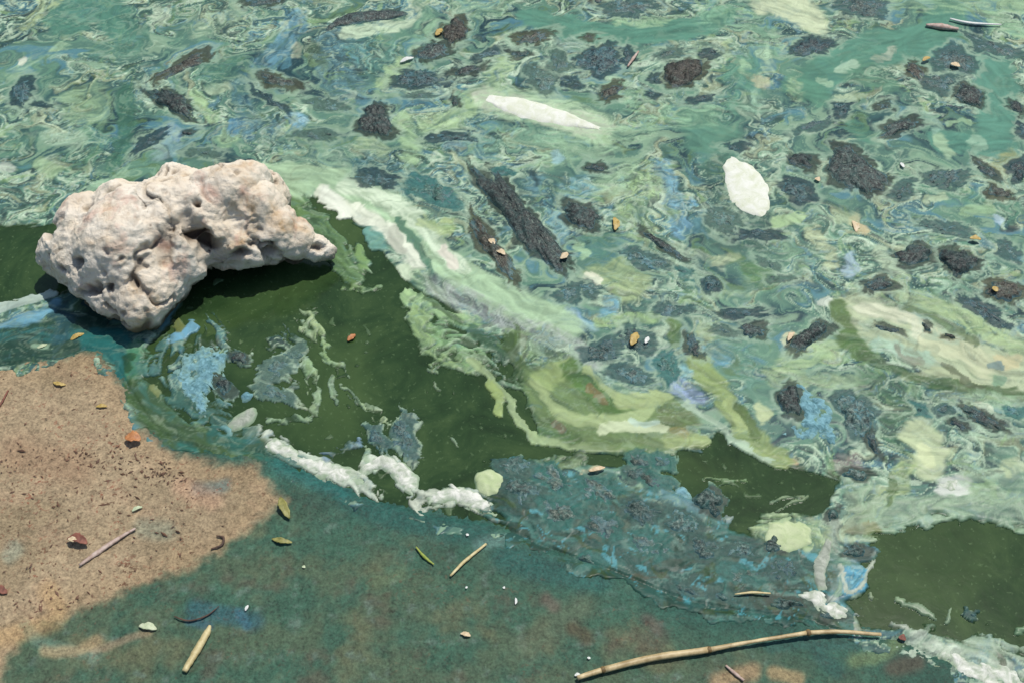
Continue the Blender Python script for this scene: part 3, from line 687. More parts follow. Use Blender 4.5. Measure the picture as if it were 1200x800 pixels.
    ([(606, 580), (660, 594), (730, 610), (800, 636), (870, 664), (935, 686)], 70, (62, 100, 92), .97, .15, .7), ([(680, 630), (740, 655), (800, 680)], 26, (52, 96, 84), .9, .3, .5), ([(700, 550), (690, 560)], 9, (200, 190, 150), .6, .4, .3), ([(680, 566), (688, 574)], 10, (110, 170, 195), .9, .2, .3), ([(714, 628), (728, 636)], 20, (72, 156, 160), .85, .4, .5), ([(665, 605), (672, 618)], 18, (56, 84, 46), .7, .3, .3),
    ([(640, 545), (680, 540)], 16, (96, 116, 60), .7, .3, .3), ([(890, 678), (900, 676)], 16, (96, 168, 178), .8, .4, .4), ([(808, 638), (811, 650)], 8, (150, 205, 200), .7, .3, .3), ([(768, 663), (800, 672), (815, 682)], 14, (140, 160, 150), .6, .5, .5), ([(850, 612), (853, 600), (846, 625)], 4, (170, 180, 170), .8, .2, .3), ([(880, 640), (935, 650)], 14, (56, 90, 60), .6, .3, .3), ([(795, 700), (900, 708)], 14, (70, 72, 50), .6, .4, .4),
    ([(1000, 676), (1002, 684)], 30, (86, 158, 180), .98, .05, .4), ([(985, 664), (990, 684), (1000, 692), (1014, 682), (1018, 660)], 4, (176, 186, 164), .95, .05, .1), ([(986, 650), (1000, 640), (1016, 650)], 4, (170, 180, 160), .85, .2, .2),
    ([(1054, 708), (1070, 710), (1090, 722)], 7, (128, 150, 115), .95, .3, .1), ([(1080, 735), (1092, 738)], 12, (118, 140, 110), .9, .4, .2), ([(1103, 728), (1114, 716)], 4, (140, 160, 125), .9, .2, .1), ([(1042, 732), (1056, 738)], 6, (150, 160, 140), .9, .3, .1),
    ([(1130, 760), (1150, 750), (1200, 765), (1230, 775)], 18, (150, 172, 145), .95, .4, .25), ([(1168, 765), (1172, 775)], 9, (70, 84, 60), .9, .1, .1), ([(1020, 698), (1022, 702)], 5, (150, 165, 130), .9, .2, .1), ([(900, 588), (945, 580), (908, 600)], 3, (130, 150, 110), .9, .5, .1), ([(820, 560), (870, 562)], 2, (110, 135, 90), .9, .5, .1),
    ([(1190, 735), (1205, 734)], 8, (120, 150, 110), .9, .4, .1), ([(505, 432), (515, 435)], 4, (120, 140, 100), .9, .3, .1), ([(530, 515), (533, 522)], 3, (120, 140, 110), .9, .3, .1), ([(508, 448), (516, 456)], 3, (120, 140, 100), .9, .3, .1),
]


def outline(seed, pointed=0.0):
    r = np.random.default_rng(seed)
    th = np.linspace(0, 2 * np.pi, 97)
    f = np.ones(97)
    for k, amp in ((2, .10), (3, .13), (4, .09), (5, .07), (7, .06), (9, .05), (13, .05), (19, .045), (27, .035)):
        f += r.uniform(-1, 1) * amp * 1.25 * np.cos(k * th + r.uniform(0, 6.28))
    se = (np.abs(np.cos(th)) ** 2.7 + np.abs(np.sin(th)) ** 2.7) ** (-1 / 2.7)
    return np.clip(f * se * .93, .45, 1.5)


def ell_dist(PX, PY, cx, cy, L, W, ang):
    a = math.radians(ang); c, s = math.cos(a), math.sin(a)
    u = (PX - cx) * c + (PY - cy) * s; v = -(PX - cx) * s + (PY - cy) * c
    r = np.sqrt((u / (L / 2)) ** 2 + (v / (W / 2)) ** 2)
    th = np.arctan2(v / W, u / L) % (2 * np.pi)
    r = r / np.interp(th, np.linspace(0, 2 * np.pi, 97), outline(int(cx * 7 + cy * 13)))
    return (r - 1) * (W / 2 + .25 * L / 2) / 1.25


def box_blur(A, r):
    for ax in (0, 1):
        B = np.pad(A, [(r + 1, r) if k == ax else (0, 0) for k in (0, 1)], mode='edge').cumsum(ax)
        n = A.shape[ax]
        hi = np.take(B, np.arange(2 * r + 1, 2 * r + 1 + n), ax); lo = np.take(B, np.arange(n), ax)
        A = (hi - lo) / (2 * r + 1)
    return A


def lic(noise, ang, L, step=1.0):
    ny, nx = noise.shape
    cx, sx = np.cos(ang).astype(np.float32), np.sin(ang).astype(np.float32)
    acc = noise.copy(); wsum = 1.0
    J, I = np.meshgrid(np.arange(nx, dtype=np.float32), np.arange(ny, dtype=np.float32))
    for sg in (1, -1):
        x, y = J.copy(), I.copy()
        pdx = cx * sg; pdy = sx * sg
        for k in range(L):
            x += pdx * step; y += pdy * step
            ix = np.clip(x + .5, 0, nx - 1).astype(np.int32); iy = np.clip(y + .5, 0, ny - 1).astype(np.int32)
            w = 1 - k / L
            acc += noise[iy, ix] * w; wsum += w
            ndx = cx[iy, ix]; ndy = sx[iy, ix]
            f = np.where(ndx * pdx + ndy * pdy < 0, -1.0, 1.0).astype(np.float32)
            pdx = ndx * f; pdy = ndy * f
    acc /= wsum
    acc -= acc.mean(); acc /= acc.std() + 1e-9
    return acc


def build_scum():
    D = .00175
    xs = axis(-.99, .99, D, -6, 6, 1.06); ys = axis(.56, 1.86, D * 1.08, .0, 8, 1.06)
    nx, ny = len(xs), len(ys)
    X, Y = np.meshgrid(xs, ys)
    PX, PY = ground_px(X, Y)
    PX = PX.astype(np.float32); PY = PY.astype(np.float32)
    # --- direction of the drift, from the measured streaks
    segs = []
    for s in ST:
        p = catmull(s[0], 2)
        wx_, wy_, _ = unproj(p[:, 0], p[:, 1])
        for i in range(len(p) - 1):
            dx, dy = wx_[i + 1] - wx_[i], wy_[i + 1] - wy_[i]
            Ls = math.hypot(dx, dy)
            if Ls > .008:
                segs.append(((wx_[i] + wx_[i + 1]) / 2, (wy_[i] + wy_[i + 1]) / 2, 2 * math.atan2(dy, dx), Ls))
    for c in CL:
        if c[2] > 1.5 * c[3]:
            a = math.radians(c[4]); ux, uy = math.cos(a), math.sin(a)
            x_, y_, _ = unproj([c[0] - ux * 10, c[0] + ux * 10], [c[1] - uy * 10, c[1] + uy * 10])
            segs.append(((x_[0] + x_[1]) / 2, (y_[0] + y_[1]) / 2, 2 * math.atan2(y_[1] - y_[0], x_[1] - x_[0]), .05))
    st = 8
    Xc, Yc = X[::st, ::st], Y[::st, ::st]
    vx = np.full(Xc.shape, .06); vy = np.zeros(Xc.shape)
    left = sstep(-.2, -.7, Xc) * sstep(1.2, 1.5, Yc)
    vx += .4 * left * math.cos(2 * .75); vy += .4 * left * math.sin(2 * .75)
    for (a, b, t2, Ls) in segs:
        w = Ls * 12 / (1 + (((Xc - a) ** 2 + (Yc - b) ** 2) / .05 ** 2)) ** 1.5
        vx += w * math.cos(t2); vy += w * math.sin(t2)
    ang_c = np.arctan2(vy, vx)
    cz, sz = np.cos(ang_c), np.sin(ang_c)

    def up(A):
        iy = np.arange(ny) / st; ix = np.arange(nx) / st
        A1 = np.array([np.interp(ix, np.arange(A.shape[1]), r) for r in A])
        y0 = np.clip(iy.astype(int), 0, A.shape[0] - 1); y1 = np.clip(y0 + 1, 0, A.shape[0] - 1); f = (iy - y0)[:, None]
        return A1[y0] * (1 - f) + A1[y1] * f
    ang = np.arctan2(up(sz), up(cz)) / 2
    ang0 = ang
    ang = ang + .55 * fbm(X * 14, Y * 14, 61, 2) + .9 * fbm(X * 30, Y * 30, 63, 2)
    nz1 = rng.standard_normal((ny, nx)).astype(np.float32)
    l1 = lic(box_blur(nz1, 1), ang, 12)
    l2 = lic(box_blur(rng.standard_normal((ny, nx)).astype(np.float32), 3), ang, 26, 1.3)
    # stir the film: carry every point back along an eddying, divergence-free drift
    psi = perlin(X * 7, Y * 9, 301) + .42 * perlin(X * 17 + 3, Y * 22, 303) + .16 * perlin(X * 38, Y * 48 + 5, 305)
    gy_, gx_ = np.gradient(psi)
    vu, vv = gy_, -gx_
    dense = (np.abs(X) < .98) & (Y > .57) & (Y < 1.85)
    sc = 1.02 / np.sqrt((vu ** 2 + vv ** 2)[dense].mean())
    cap = np.maximum(1, np.hypot(vu, vv) * sc / 4); vu = vu / cap; vv = vv / cap
    vu = (vu * sc + .35 * np.cos(ang0)).astype(np.float32); vv = (vv * sc + .35 * np.sin(ang0)).astype(np.float32)
    ax, ay = np.meshgrid(np.arange(nx, dtype=np.float32), np.arange(ny, dtype=np.float32))
    J0, I0 = ax.copy(), ay.copy()
    for k in range(58):
        ix = np.clip(ax + .5, 0, nx - 1).astype(np.int32); iy = np.clip(ay + .5, 0, ny - 1).astype(np.int32)
        ax = ax - vu[iy, ix]; ay = ay - vv[iy, ix]
        if k == 5:
            sx6, sy6 = (ax - J0) * .35, (ay - I0) * .35
        if k == 22:
            XB = X + (ax - J0) * D; YB = Y + (ay - I0) * D * 1.08
    XA = X + (ax - J0) * D; YA = Y + (ay - I0) * D * 1.08
    wx = 20 * fbm(X * 9, Y * 9, 71, 3); wy = 20 * fbm(X * 9, Y * 9, 73, 3)
    def nrm(f):
        return (f - f[dense].mean()) / f[dense].std()
    a1 = nrm(fbm(XA * 8, YA * 10, 91, 2, .5)); a2 = nrm(fbm(XA * 11 + 5, YA * 14, 92, 2, .5)); a3 = nrm(fbm(XB * 9 + 2, YB * 12, 93, 2, .5))
    b1 = nrm(fbm(XB * 17, YB * 22, 94, 2, .5))
    f2 = .22 * nrm(fbm(XB * 26, YB * 33, 95, 2, .5))
    f3 = nrm(fbm(XB * 52, YB * 66, 131, 2, .5)); f4 = nrm(fbm(XB * 24, YB * 31, 137, 2, .5))
    rid = 1 - np.abs(nrm(fbm(XB * 15 + 3, YB * 19, 101, 2, .45))) * 1.5
    rid2 = 1 - np.abs(nrm(fbm(XB * 30 + 9, YB * 38, 103, 2, .4))) * 1.6
    f1 = .22 * a1
    lace = sstep(-.55, .65, nrm(fbm(XB * 5, YB * 6.5, 111, 2, .5)) + .35 * b1 + .15)
    # --- base colour of the film
    C = np.empty((ny, nx, 3), dtype=np.float32)
    C[:] = lin((93, 131, 115))

    def lay(m, col):
        nonlocal C
        C += (np.asarray(lin(col), dtype=np.float32) - C) * m[..., None].astype(np.float32)
    lay(sstep(.1, 1.1, a1) * .9, (62, 98, 96))
    lay(sstep(.75, 1.5, a1 + .35 * b1) * .85, (42, 70, 76))
    lay(sstep(.3, 1.3, -a1) * .6, (116, 160, 132))
    lay(sstep(.7, 1.5, a2) * .7, (156, 188, 154))
    lay(sstep(.75, 1.5, a3 + .3 * l2) * .75, (94, 144, 156))
    lay(sstep(1.3, 2.0, -a2 + .3 * b1) * .6, (104, 134, 84))
    lay(lace * sstep(.15, -.7, rid) * .6, (54, 88, 86))
    lay(lace * sstep(.25, .75, rid + .08 * l1) * .75, (150, 186, 152))
    lay(lace * sstep(.52, .86, rid + .06 * l1) * .8, (198, 218, 190))
    lay(lace * sstep(.5, .9, rid2 + .08 * l1) * .6, (172, 202, 170))
    lay((1 - lace) * sstep(.75, .95, rid) * .45, (140, 182, 148))
    lay(lace * sstep(1.0, 1.8, b1) * .6, (180, 190, 150))
    G = (.10 + .55 * lace).astype(np.float32)         # grain
    TH = np.full((ny, nx), 1.0, dtype=np.float32)     # film present

    # --- open water
    ow = np.zeros((ny, nx), dtype=np.float32)
    ex, ey = PX + wx * .55 + 2.5 * f2, PY + wy * .55 + 2.5 * l2
    for p in OPEN:
        ow = np.maximum(ow, sstep(7, -7, sdf_poly(ex, ey, p)))
    TH = TH * (1 - ow)

    # --- streaks
    pxs = 1450.0 / np.maximum(Y * CP + CAM_H * SP, .25) * D
    qx = PX + wx * .10 + sx6 * pxs + 5 * f2 + .3 * l1; qy = PY + wy * .10 - sy6 * pxs * .8 + 5 * np.roll(f2, 50, 1) + .3 * l2
    rowy = PY[:, nx // 2]

    def sub(x0, x1, y0, y1, mg):
        r = np.where((rowy > y0 - mg) & (rowy < y1 + mg))[0]
        if len(r) == 0: return None
        r0, r1 = r[0], r[-1] + 1
        cols = np.where(((PX[r0] > x0 - mg) & (PX[r0] < x1 + mg)) | ((PX[r1 - 1] > x0 - mg) & (PX[r1 - 1] < x1 + mg)))[0]
        if len(cols) == 0: return None
        return slice(r0, r1), slice(cols[0], cols[-1] + 1)

    for (pts, w, col, al, wisp, gr) in ST:
        p = catmull(pts, 5)
        sl = sub(p[:, 0].min(), p[:, 0].max(), p[:, 1].min(), p[:, 1].max(), w * 1.3 + 22)
        if sl is None: continue
        d = poly_dist(qx[sl], qy[sl], p)
        hw = w * .5 + 1
        edge = .8 - .45 * wisp
        tex = .55 * l1[sl] + .45 * l2[sl]
        m = sstep(hw * (1.13 + .25 * wisp), hw * (.78 - .42 * wisp), d - wisp * hw * .28 * tex)
        m = m * (1 - wisp * .75 + wisp * .75 * sstep(-.9, .5, tex + .5 * f2[sl])) * al
        if wisp > .25:
            m = m * (1 - min(1, wisp * 1.25) * (1 - sstep(-.55, .35, .5 * f3[sl] + .6 * f4[sl] + .3 * l1[sl] + .5)) * .85)
        gm = sum(col) / 3.0
        ds = .16 if col[1] > col[0] > col[2] + 30 else .0
        cc = np.asarray(lin([gm * ds + c_ * (1 - ds) for c_ in col]), dtype=np.float32)
        var = (1 + .11 * tex + (.04 + .25 * gr) * f4[sl])[..., None].astype(np.float32)
        C[sl] += (np.clip(cc * var, 0, .9) - C[sl]) * m[..., None]
        G[sl] += (gr - G[sl]) * m
        TH[sl] = np.maximum(TH[sl], np.clip(m * 1.25, 0, 1))

    # --- fine marbling wherever the film is rough
    C *= np.exp(G * (.20 * f3 + .16 * f4 + .08 * l1))[..., None].astype(np.float32)
    lay(sstep(.55, .92, rid2 + .06 * l1) * np.clip(G * .8, 0, .7), (172, 202, 172))
    lay(sstep(.85, 1.5, .8 * f4 + .7 * f3) * np.clip(G * 1.2, 0, .85), (42, 64, 64))
    lay(sstep(1.1, 2.0, .8 * np.roll(f4, 211, 1) - .6 * f3) * np.clip(G * .7, 0, .6), (112, 158, 172))
    lay(sstep(1.3, 2.1, -.9 * f4 + .4 * l1) * np.clip(G * .8, 0, .7), (184, 206, 176))

    lay(sstep(1.25, 2.1, np.roll(f4, 97, 0) * .9 + .35 * f3) * np.clip(G * 1.0, 0, .75), (198, 220, 188))
    lay(sstep(1.2, 2.0, np.roll(f4, 333, 1) * .9 + .3 * l2) * np.clip(G * .8, 0, .6), (148, 182, 122))
    # the mottled mat on the wet shore
    md = poly_dist(qx, qy, catmull([(604, 580), (660, 596), (730, 616), (800, 645), (870, 668), (940, 692)], 4))
    mm = sstep(52, 34, md + 6 * f4) * (PX > 560) * (PX < 1000)
    md2 = poly_dist(qx, qy, catmull([(600, 615), (640, 640), (720, 668), (800, 700), (880, 716), (940, 722), (985, 738)], 4))
    mm = np.maximum(mm, sstep(34, 24, md2 + 3 * f4) * (PX > 585) * (PX < 1000))
    lay(mm * .92, (44, 84, 76))
    for fld, lo, hi, col, al in ((f4, .3, 1.3, (46, 70, 56), .75), (-f4, .4, 1.4, (78, 128, 116), .7), (np.roll(f4, 150, 1), 1.2, 1.9, (86, 84, 66), .6), (np.roll(f4, 77, 0), 1.0, 1.9, (112, 146, 132), .55),
                                 (np.roll(f3, 41, 0) * .7 + np.roll(f4, 51, 1) * .7, 1.0, 1.7, (84, 160, 168), .85), (np.roll(f3, 91, 1), 1.6, 2.4, (150, 160, 148), .5), (np.roll(f4, 260, 1), 1.0, 1.6, (54, 78, 36), .7)):
        lay(mm * sstep(lo, hi, fld) * al, col)

    # --- dark fringe and pale rim of each clump
    fr = {'D': (62, 76, 66), 'N': (74, 80, 62), 'B': (48, 74, 78), 'G': (84, 112, 100), 'S': (66, 98, 94), 'T': (66, 118, 112)}
    for (cx, cy, L, W, an, k) in CL:
        if cy > 530: fr['S'] = (58, 90, 82); fr['T'] = (56, 106, 96)
        else: fr['S'] = (66, 98, 94); fr['T'] = (66, 118, 112)
        sl = sub(cx - L * .6, cx + L * .6, cy - L * .6, cy + L * .6, 16)
        if sl is None: continue
        d = ell_dist(qx[sl], qy[sl], cx, cy, L, W, an)
        tex = .6 * l1[sl] + .5 * f2[sl] * 3
        openw = TH[sl] < .3
        rim = sstep(1.4, 2.6, d + .5 * tex) * sstep(8, 3.6, d + 1.2 * tex) * (.5 if cy < 520 else .06)
        C[sl] += (np.asarray(lin((170, 196, 168)), dtype=np.float32) - C[sl]) * rim[..., None]
        m = sstep(3.2, -.6, d + 1.1 * tex) * .88
        C[sl] += (np.asarray(lin(fr[k]), dtype=np.float32) - C[sl]) * m[..., None]
        G[sl] += (.8 - G[sl]) * m
        TH[sl] = np.maximum(TH[sl], np.clip(sstep(6, 0, d + 2 * tex) * 1.2, 0, 1))

    # --- specks drifting on the open water
    sp = sstep(.50, .62, perlin(X * 60, Y * 60, 121) + .25 * fbm(X * 8, Y * 8, 123, 2)) * sstep(.2, .5, fbm(X * 6 + 3, Y * 6, 127, 2) + .3)
    spm = sp * (TH < .4)
    C += (np.asarray(lin((116, 142, 96)), dtype=np.float32) - C) * (spm * .8)[..., None]
    TH = np.maximum(TH, spm * .62)

    edge = sstep(.45, .85, TH)
    wcol = np.asarray(lin(WATER_C), dtype=np.float32)
    C = wcol + (C - wcol) * edge[..., None]
    G *= .3 + .7 * edge
    relief = (.00022 * l1 + .0007 * f1 * 2 + .0005 * np.clip(rid, 0, 1) + .00025 * f3) * np.clip(G * 2.0, .08, 1)
    Z = (TH - .5) * .004 + relief * edge + .0004
    Z = np.where(TH < .35, -.004, Z)
    d = shore_d(X, Y)
    thr = np.clip(.010 + .030 * (fbm(X * 20, Y * 20, 141, 4) + .25), .002, .05)
    Z += np.where(d > 0, .055 * d + .0035 * sstep(0, .012, d) - .0018, 0) - sstep(0, .010, d - thr) * .03
    F = grid_faces(ny, nx)
    keep = (Z > -.0035)
    fk = keep.ravel()[F].any(1) & (d.ravel()[F] < .07).any(1)
    F = F[fk]
    used = np.zeros(nx * ny, dtype=bool); used[F.ravel()] = True
    idx = np.cumsum(used) - 1
    V = np.stack([X, Y, Z], -1).reshape(-1, 3)[used]
    me = make_mesh('algae_scum', V, idx[F], True, mat_scum())
    Cc = np.concatenate([np.clip(C, 0.004, .92).reshape(-1, 3)[used], np.ones((used.sum(), 1), dtype=np.float32)], 1)
    set_attr(me, 'paint', 'FLOAT_COLOR', Cc)
    set_attr(me, 'grain', 'FLOAT', G.reshape(-1)[used])
    o = link('algae_scum', me, kind='stuff')
    o['label'] = 'marbled green and blue algae scum drifting on the water'
    o['category'] = 'scum'
    return o


# ------------------------------------------------------------------ lumpy floating patches (clumps, crusts, foam)
def patch(name, spine, widths, H, mat, seed, rag=.0035, base=.0, sink=.004, ell=True, res=1.6, lump=.35, zfun=None, pw=.55, fine=1):
    """strip grown along a spine given in measured pixels; its rim dips under the film so the outline comes out ragged"""
    sp = catmull(spine, 10)
    seg = np.r_[0, np.cumsum(np.hypot(*np.diff(sp, axis=0).T))]
    Lp = seg[-1]
    wmax = max(widths)
    nu = int(np.clip(Lp / res, 14, 90)); nv = int(np.clip(wmax / res, 8, 34))
    u = np.linspace(-1, 1, nu); u = np.sign(u) * (1 - (1 - np.abs(u)) ** 1.35) if ell else u
    s = (u + 1) / 2 * Lp
    cx = np.interp(s, seg, sp[:, 0]); cy = np.interp(s, seg, sp[:, 1])
    tx = np.gradient(cx); ty = np.gradient(cy); tl = np.hypot(tx, ty) + 1e-9
    nxv, nyv = -ty / tl, tx / tl
    w = np.interp(s / Lp, np.linspace(0, 1, len(widths)), widths) / 2
    if ell:
        w = w * np.sqrt(np.maximum(0, 1 - np.abs(u) ** 2.4)) + .3
    v = np.linspace(-1, 1, nv)
    PXg = cx[:, None] + nxv[:, None] * w[:, None] * v; PYg = cy[:, None] + nyv[:, None] * w[:, None] * v
    x, y, _ = unproj(PXg, PYg)
    q = np.minimum(1 - np.abs(u)[:, None] ** 3, 1 - np.abs(v)[None, :] ** 2.2)
    n1 = fbm(x * (60 if fine else 42), y * (60 if fine else 42), seed, 3 if fine else 2, .6); n2 = fine * perlin(x * 190, y * 190, seed + 5); n3 = fbm(x * 22, y * 22, seed + 9, 2)
    z = (H + sink) * np.clip(q, 0, 1) ** pw - sink
    z = z + (rag * n1 * 1.3 + rag * .35 * n2) * (.35 + .65 * np.clip(1 - q * .6, 0, 1)) + lump * H * (n3 + n1 * .8) * q
    jit = .0035 * wmax / 30
    x = x + jit * fbm(x * 40, y * 40, seed + 21, 2) ; y = y + jit * fbm(x * 40, y * 40, seed + 23, 2)
    bz = base if zfun is None else zfun(x, y)
    z = z + bz
    ox, oy = float(x.mean()), float(y.mean())
    V = np.stack([x - ox, y - oy, z], -1).reshape(-1, 3)
    F = grid_faces(nu, nv)[:, ::-1]
    # wall and floor so that the lump has a body
    me = make_mesh(name, V, F, True, mat)
    # make sure the top faces up
    if me.polygons[len(me.polygons) // 2].normal.z < 0:
        me.flip_normals()
    return me, (ox, oy, 0)


def tube(pts, rad, mat, name, sides=8, flat=1.0, rough=0.0, seed=1):
    """stalk along 3-D points with a radius at each point"""
    P = catmull(pts, 6); n = len(P)
    R = np.interp(np.linspace(0, 1, n), np.linspace(0, 1, len(rad)), rad)
    T = np.gradient(P, axis=0); T /= np.linalg.norm(T, axis=1)[:, None] + 1e-9
    up_ = np.array([0, 0, 1.0])
    S = np.cross(T, up_); S /= np.linalg.norm(S, axis=1)[:, None] + 1e-9
    U = np.cross(S, T)
    a = np.linspace(0, 2 * np.pi, sides, endpoint=False)
    jr = 1 + rough * np.random.default_rng(seed).standard_normal((n, sides))
    V = P[:, None, :] + (R[:, None] * jr)[..., None] * (np.cos(a)[None, :, None] * S[:, None, :] + flat * np.sin(a)[None, :, None] * U[:, None, :])
    V = V.reshape(-1, 3)
    F = []
    for i in range(n - 1):
        for k in range(sides):
            k2 = (k + 1) % sides
            F.append((i * sides + k, i * sides + k2, (i + 1) * sides + k2, (i + 1) * sides + k))
    c0, c1 = len(V), len(V) + 1
    V = np.vstack([V, P[:1], P[-1:]])
    me = bpy.data.meshes.new(name)
    T3 = [(c0, (k + 1) % sides, k) for k in range(sides)] + [(c1, (n - 1) * sides + k, (n - 1) * sides + (k + 1) % sides) for k in range(sides)]
    me.from_pydata(V.tolist(), [], [tuple(f) for f in F] + T3)
    for p in me.polygons: p.use_smooth = True
    me.materials.append(mat)
    me.update()
    return me


def leaf_mesh(name, p0, p1, width, mat, curl=.15, lift=.004, seed=0, thick=.0006, shape=1.0, zf=None):
    """thin bent leaf between two measured pixels; width in pixels"""
    r = np.random.default_rng(seed)
    x0, y0, _ = unproj(*p0); x1, y1, _ = unproj(*p1)
    L = math.hypot(x1 - x0, y1 - y0)
    pxm = ((p0[0] + p1[0]) / 2, (p0[1] + p1[1]) / 2)
    xa, ya, _ = unproj(pxm[0] - .5, pxm[1]); xb, yb, _ = unproj(pxm[0] + .5, pxm[1])
    W = width * (xb - xa) * .78
    sh = .74; x0, x1 = (x0 + x1) / 2 - (x1 - x0) / 2 * sh, (x0 + x1) / 2 + (x1 - x0) / 2 * sh; y0, y1 = (y0 + y1) / 2 - (y1 - y0) / 2 * sh, (y0 + y1) / 2 + (y1 - y0) / 2 * sh; L *= sh
    lift = min(lift, .07 * L); thick = min(thick, .06 * L)
    ang = math.atan2(y1 - y0, x1 - x0)
    nu, nv = 13, 7
    u = np.linspace(0, 1, nu); v = np.linspace(-1, 1, nv)
    w = W / 2 * (np.sin(np.pi * np.clip(u * .96 + .02, 0, 1)) ** (.75 * shape)) + W * .03
    bend = r.uniform(-.12, .12) * L
    lx = u[:, None] * L - L / 2 + 0 * v; ly = w[:, None] * v + bend * np.sin(np.pi * u)[:, None]
    ly = ly * (1 + .12 * r.standard_normal((nu, nv)) * (np.abs(v) > .9))
    lz = lift * (1 - np.cos(2 * np.pi * u))[:, None] / 2 + curl * .55 * W * (v ** 2)[None, :] * .5 * np.sin(np.pi * u)[:, None] + .15 * lift * r.standard_normal((nu, nv))
    c, s = math.cos(ang), math.sin(ang)
    cx, cy = (x0 + x1) / 2, (y0 + y1) / 2
    gx, gy = lx * c - ly * s, lx * s + ly * c
    zb = (zf(gx + cx, gy + cy) if zf else 0 * gx)
    zb = float(np.max(zb))
    top = np.stack([gx, gy, lz + thick], -1).reshape(-1, 3); bot = np.stack([gx, gy, lz], -1).reshape(-1, 3)
    V = np.vstack([top, bot]); n = nu * nv
    Ft = grid_faces(nu, nv)
    F = [tuple(f[::-1]) for f in Ft] + [tuple(f + n) for f in Ft]
    rimi = [i * nv for i in range(nu)] + [(nu - 1) * nv + j for j in range(1, nv)] + [i * nv + nv - 1 for i in range(nu - 2, -1, -1)] + [j for j in range(nv - 2, 0, -1)]
    for a, b in zip(rimi, rimi[1:] + rimi[:1]):
        F.append((a, b, b + n, a + n))
    me = bpy.data.meshes.new(name)
    me.from_pydata(V.tolist(), [], F)
    import bmesh
    bm = bmesh.new(); bm.from_mesh(me); bmesh.ops.recalc_face_normals(bm, faces=bm.faces); bm.to_mesh(me); bm.free()
    for p in me.polygons: p.use_smooth = True
    me.materials.append(mat)
    return me, (cx, cy, zb)


def scum_top(x, y):
    return 0 * np.asarray(x) + .0022


def land_top(x, y):
    return np.maximum(shore_z(np.asarray(x), np.asarray(y)), .0) + .0018


# ================================================================== build
build_shore()
build_water()
build_scum()

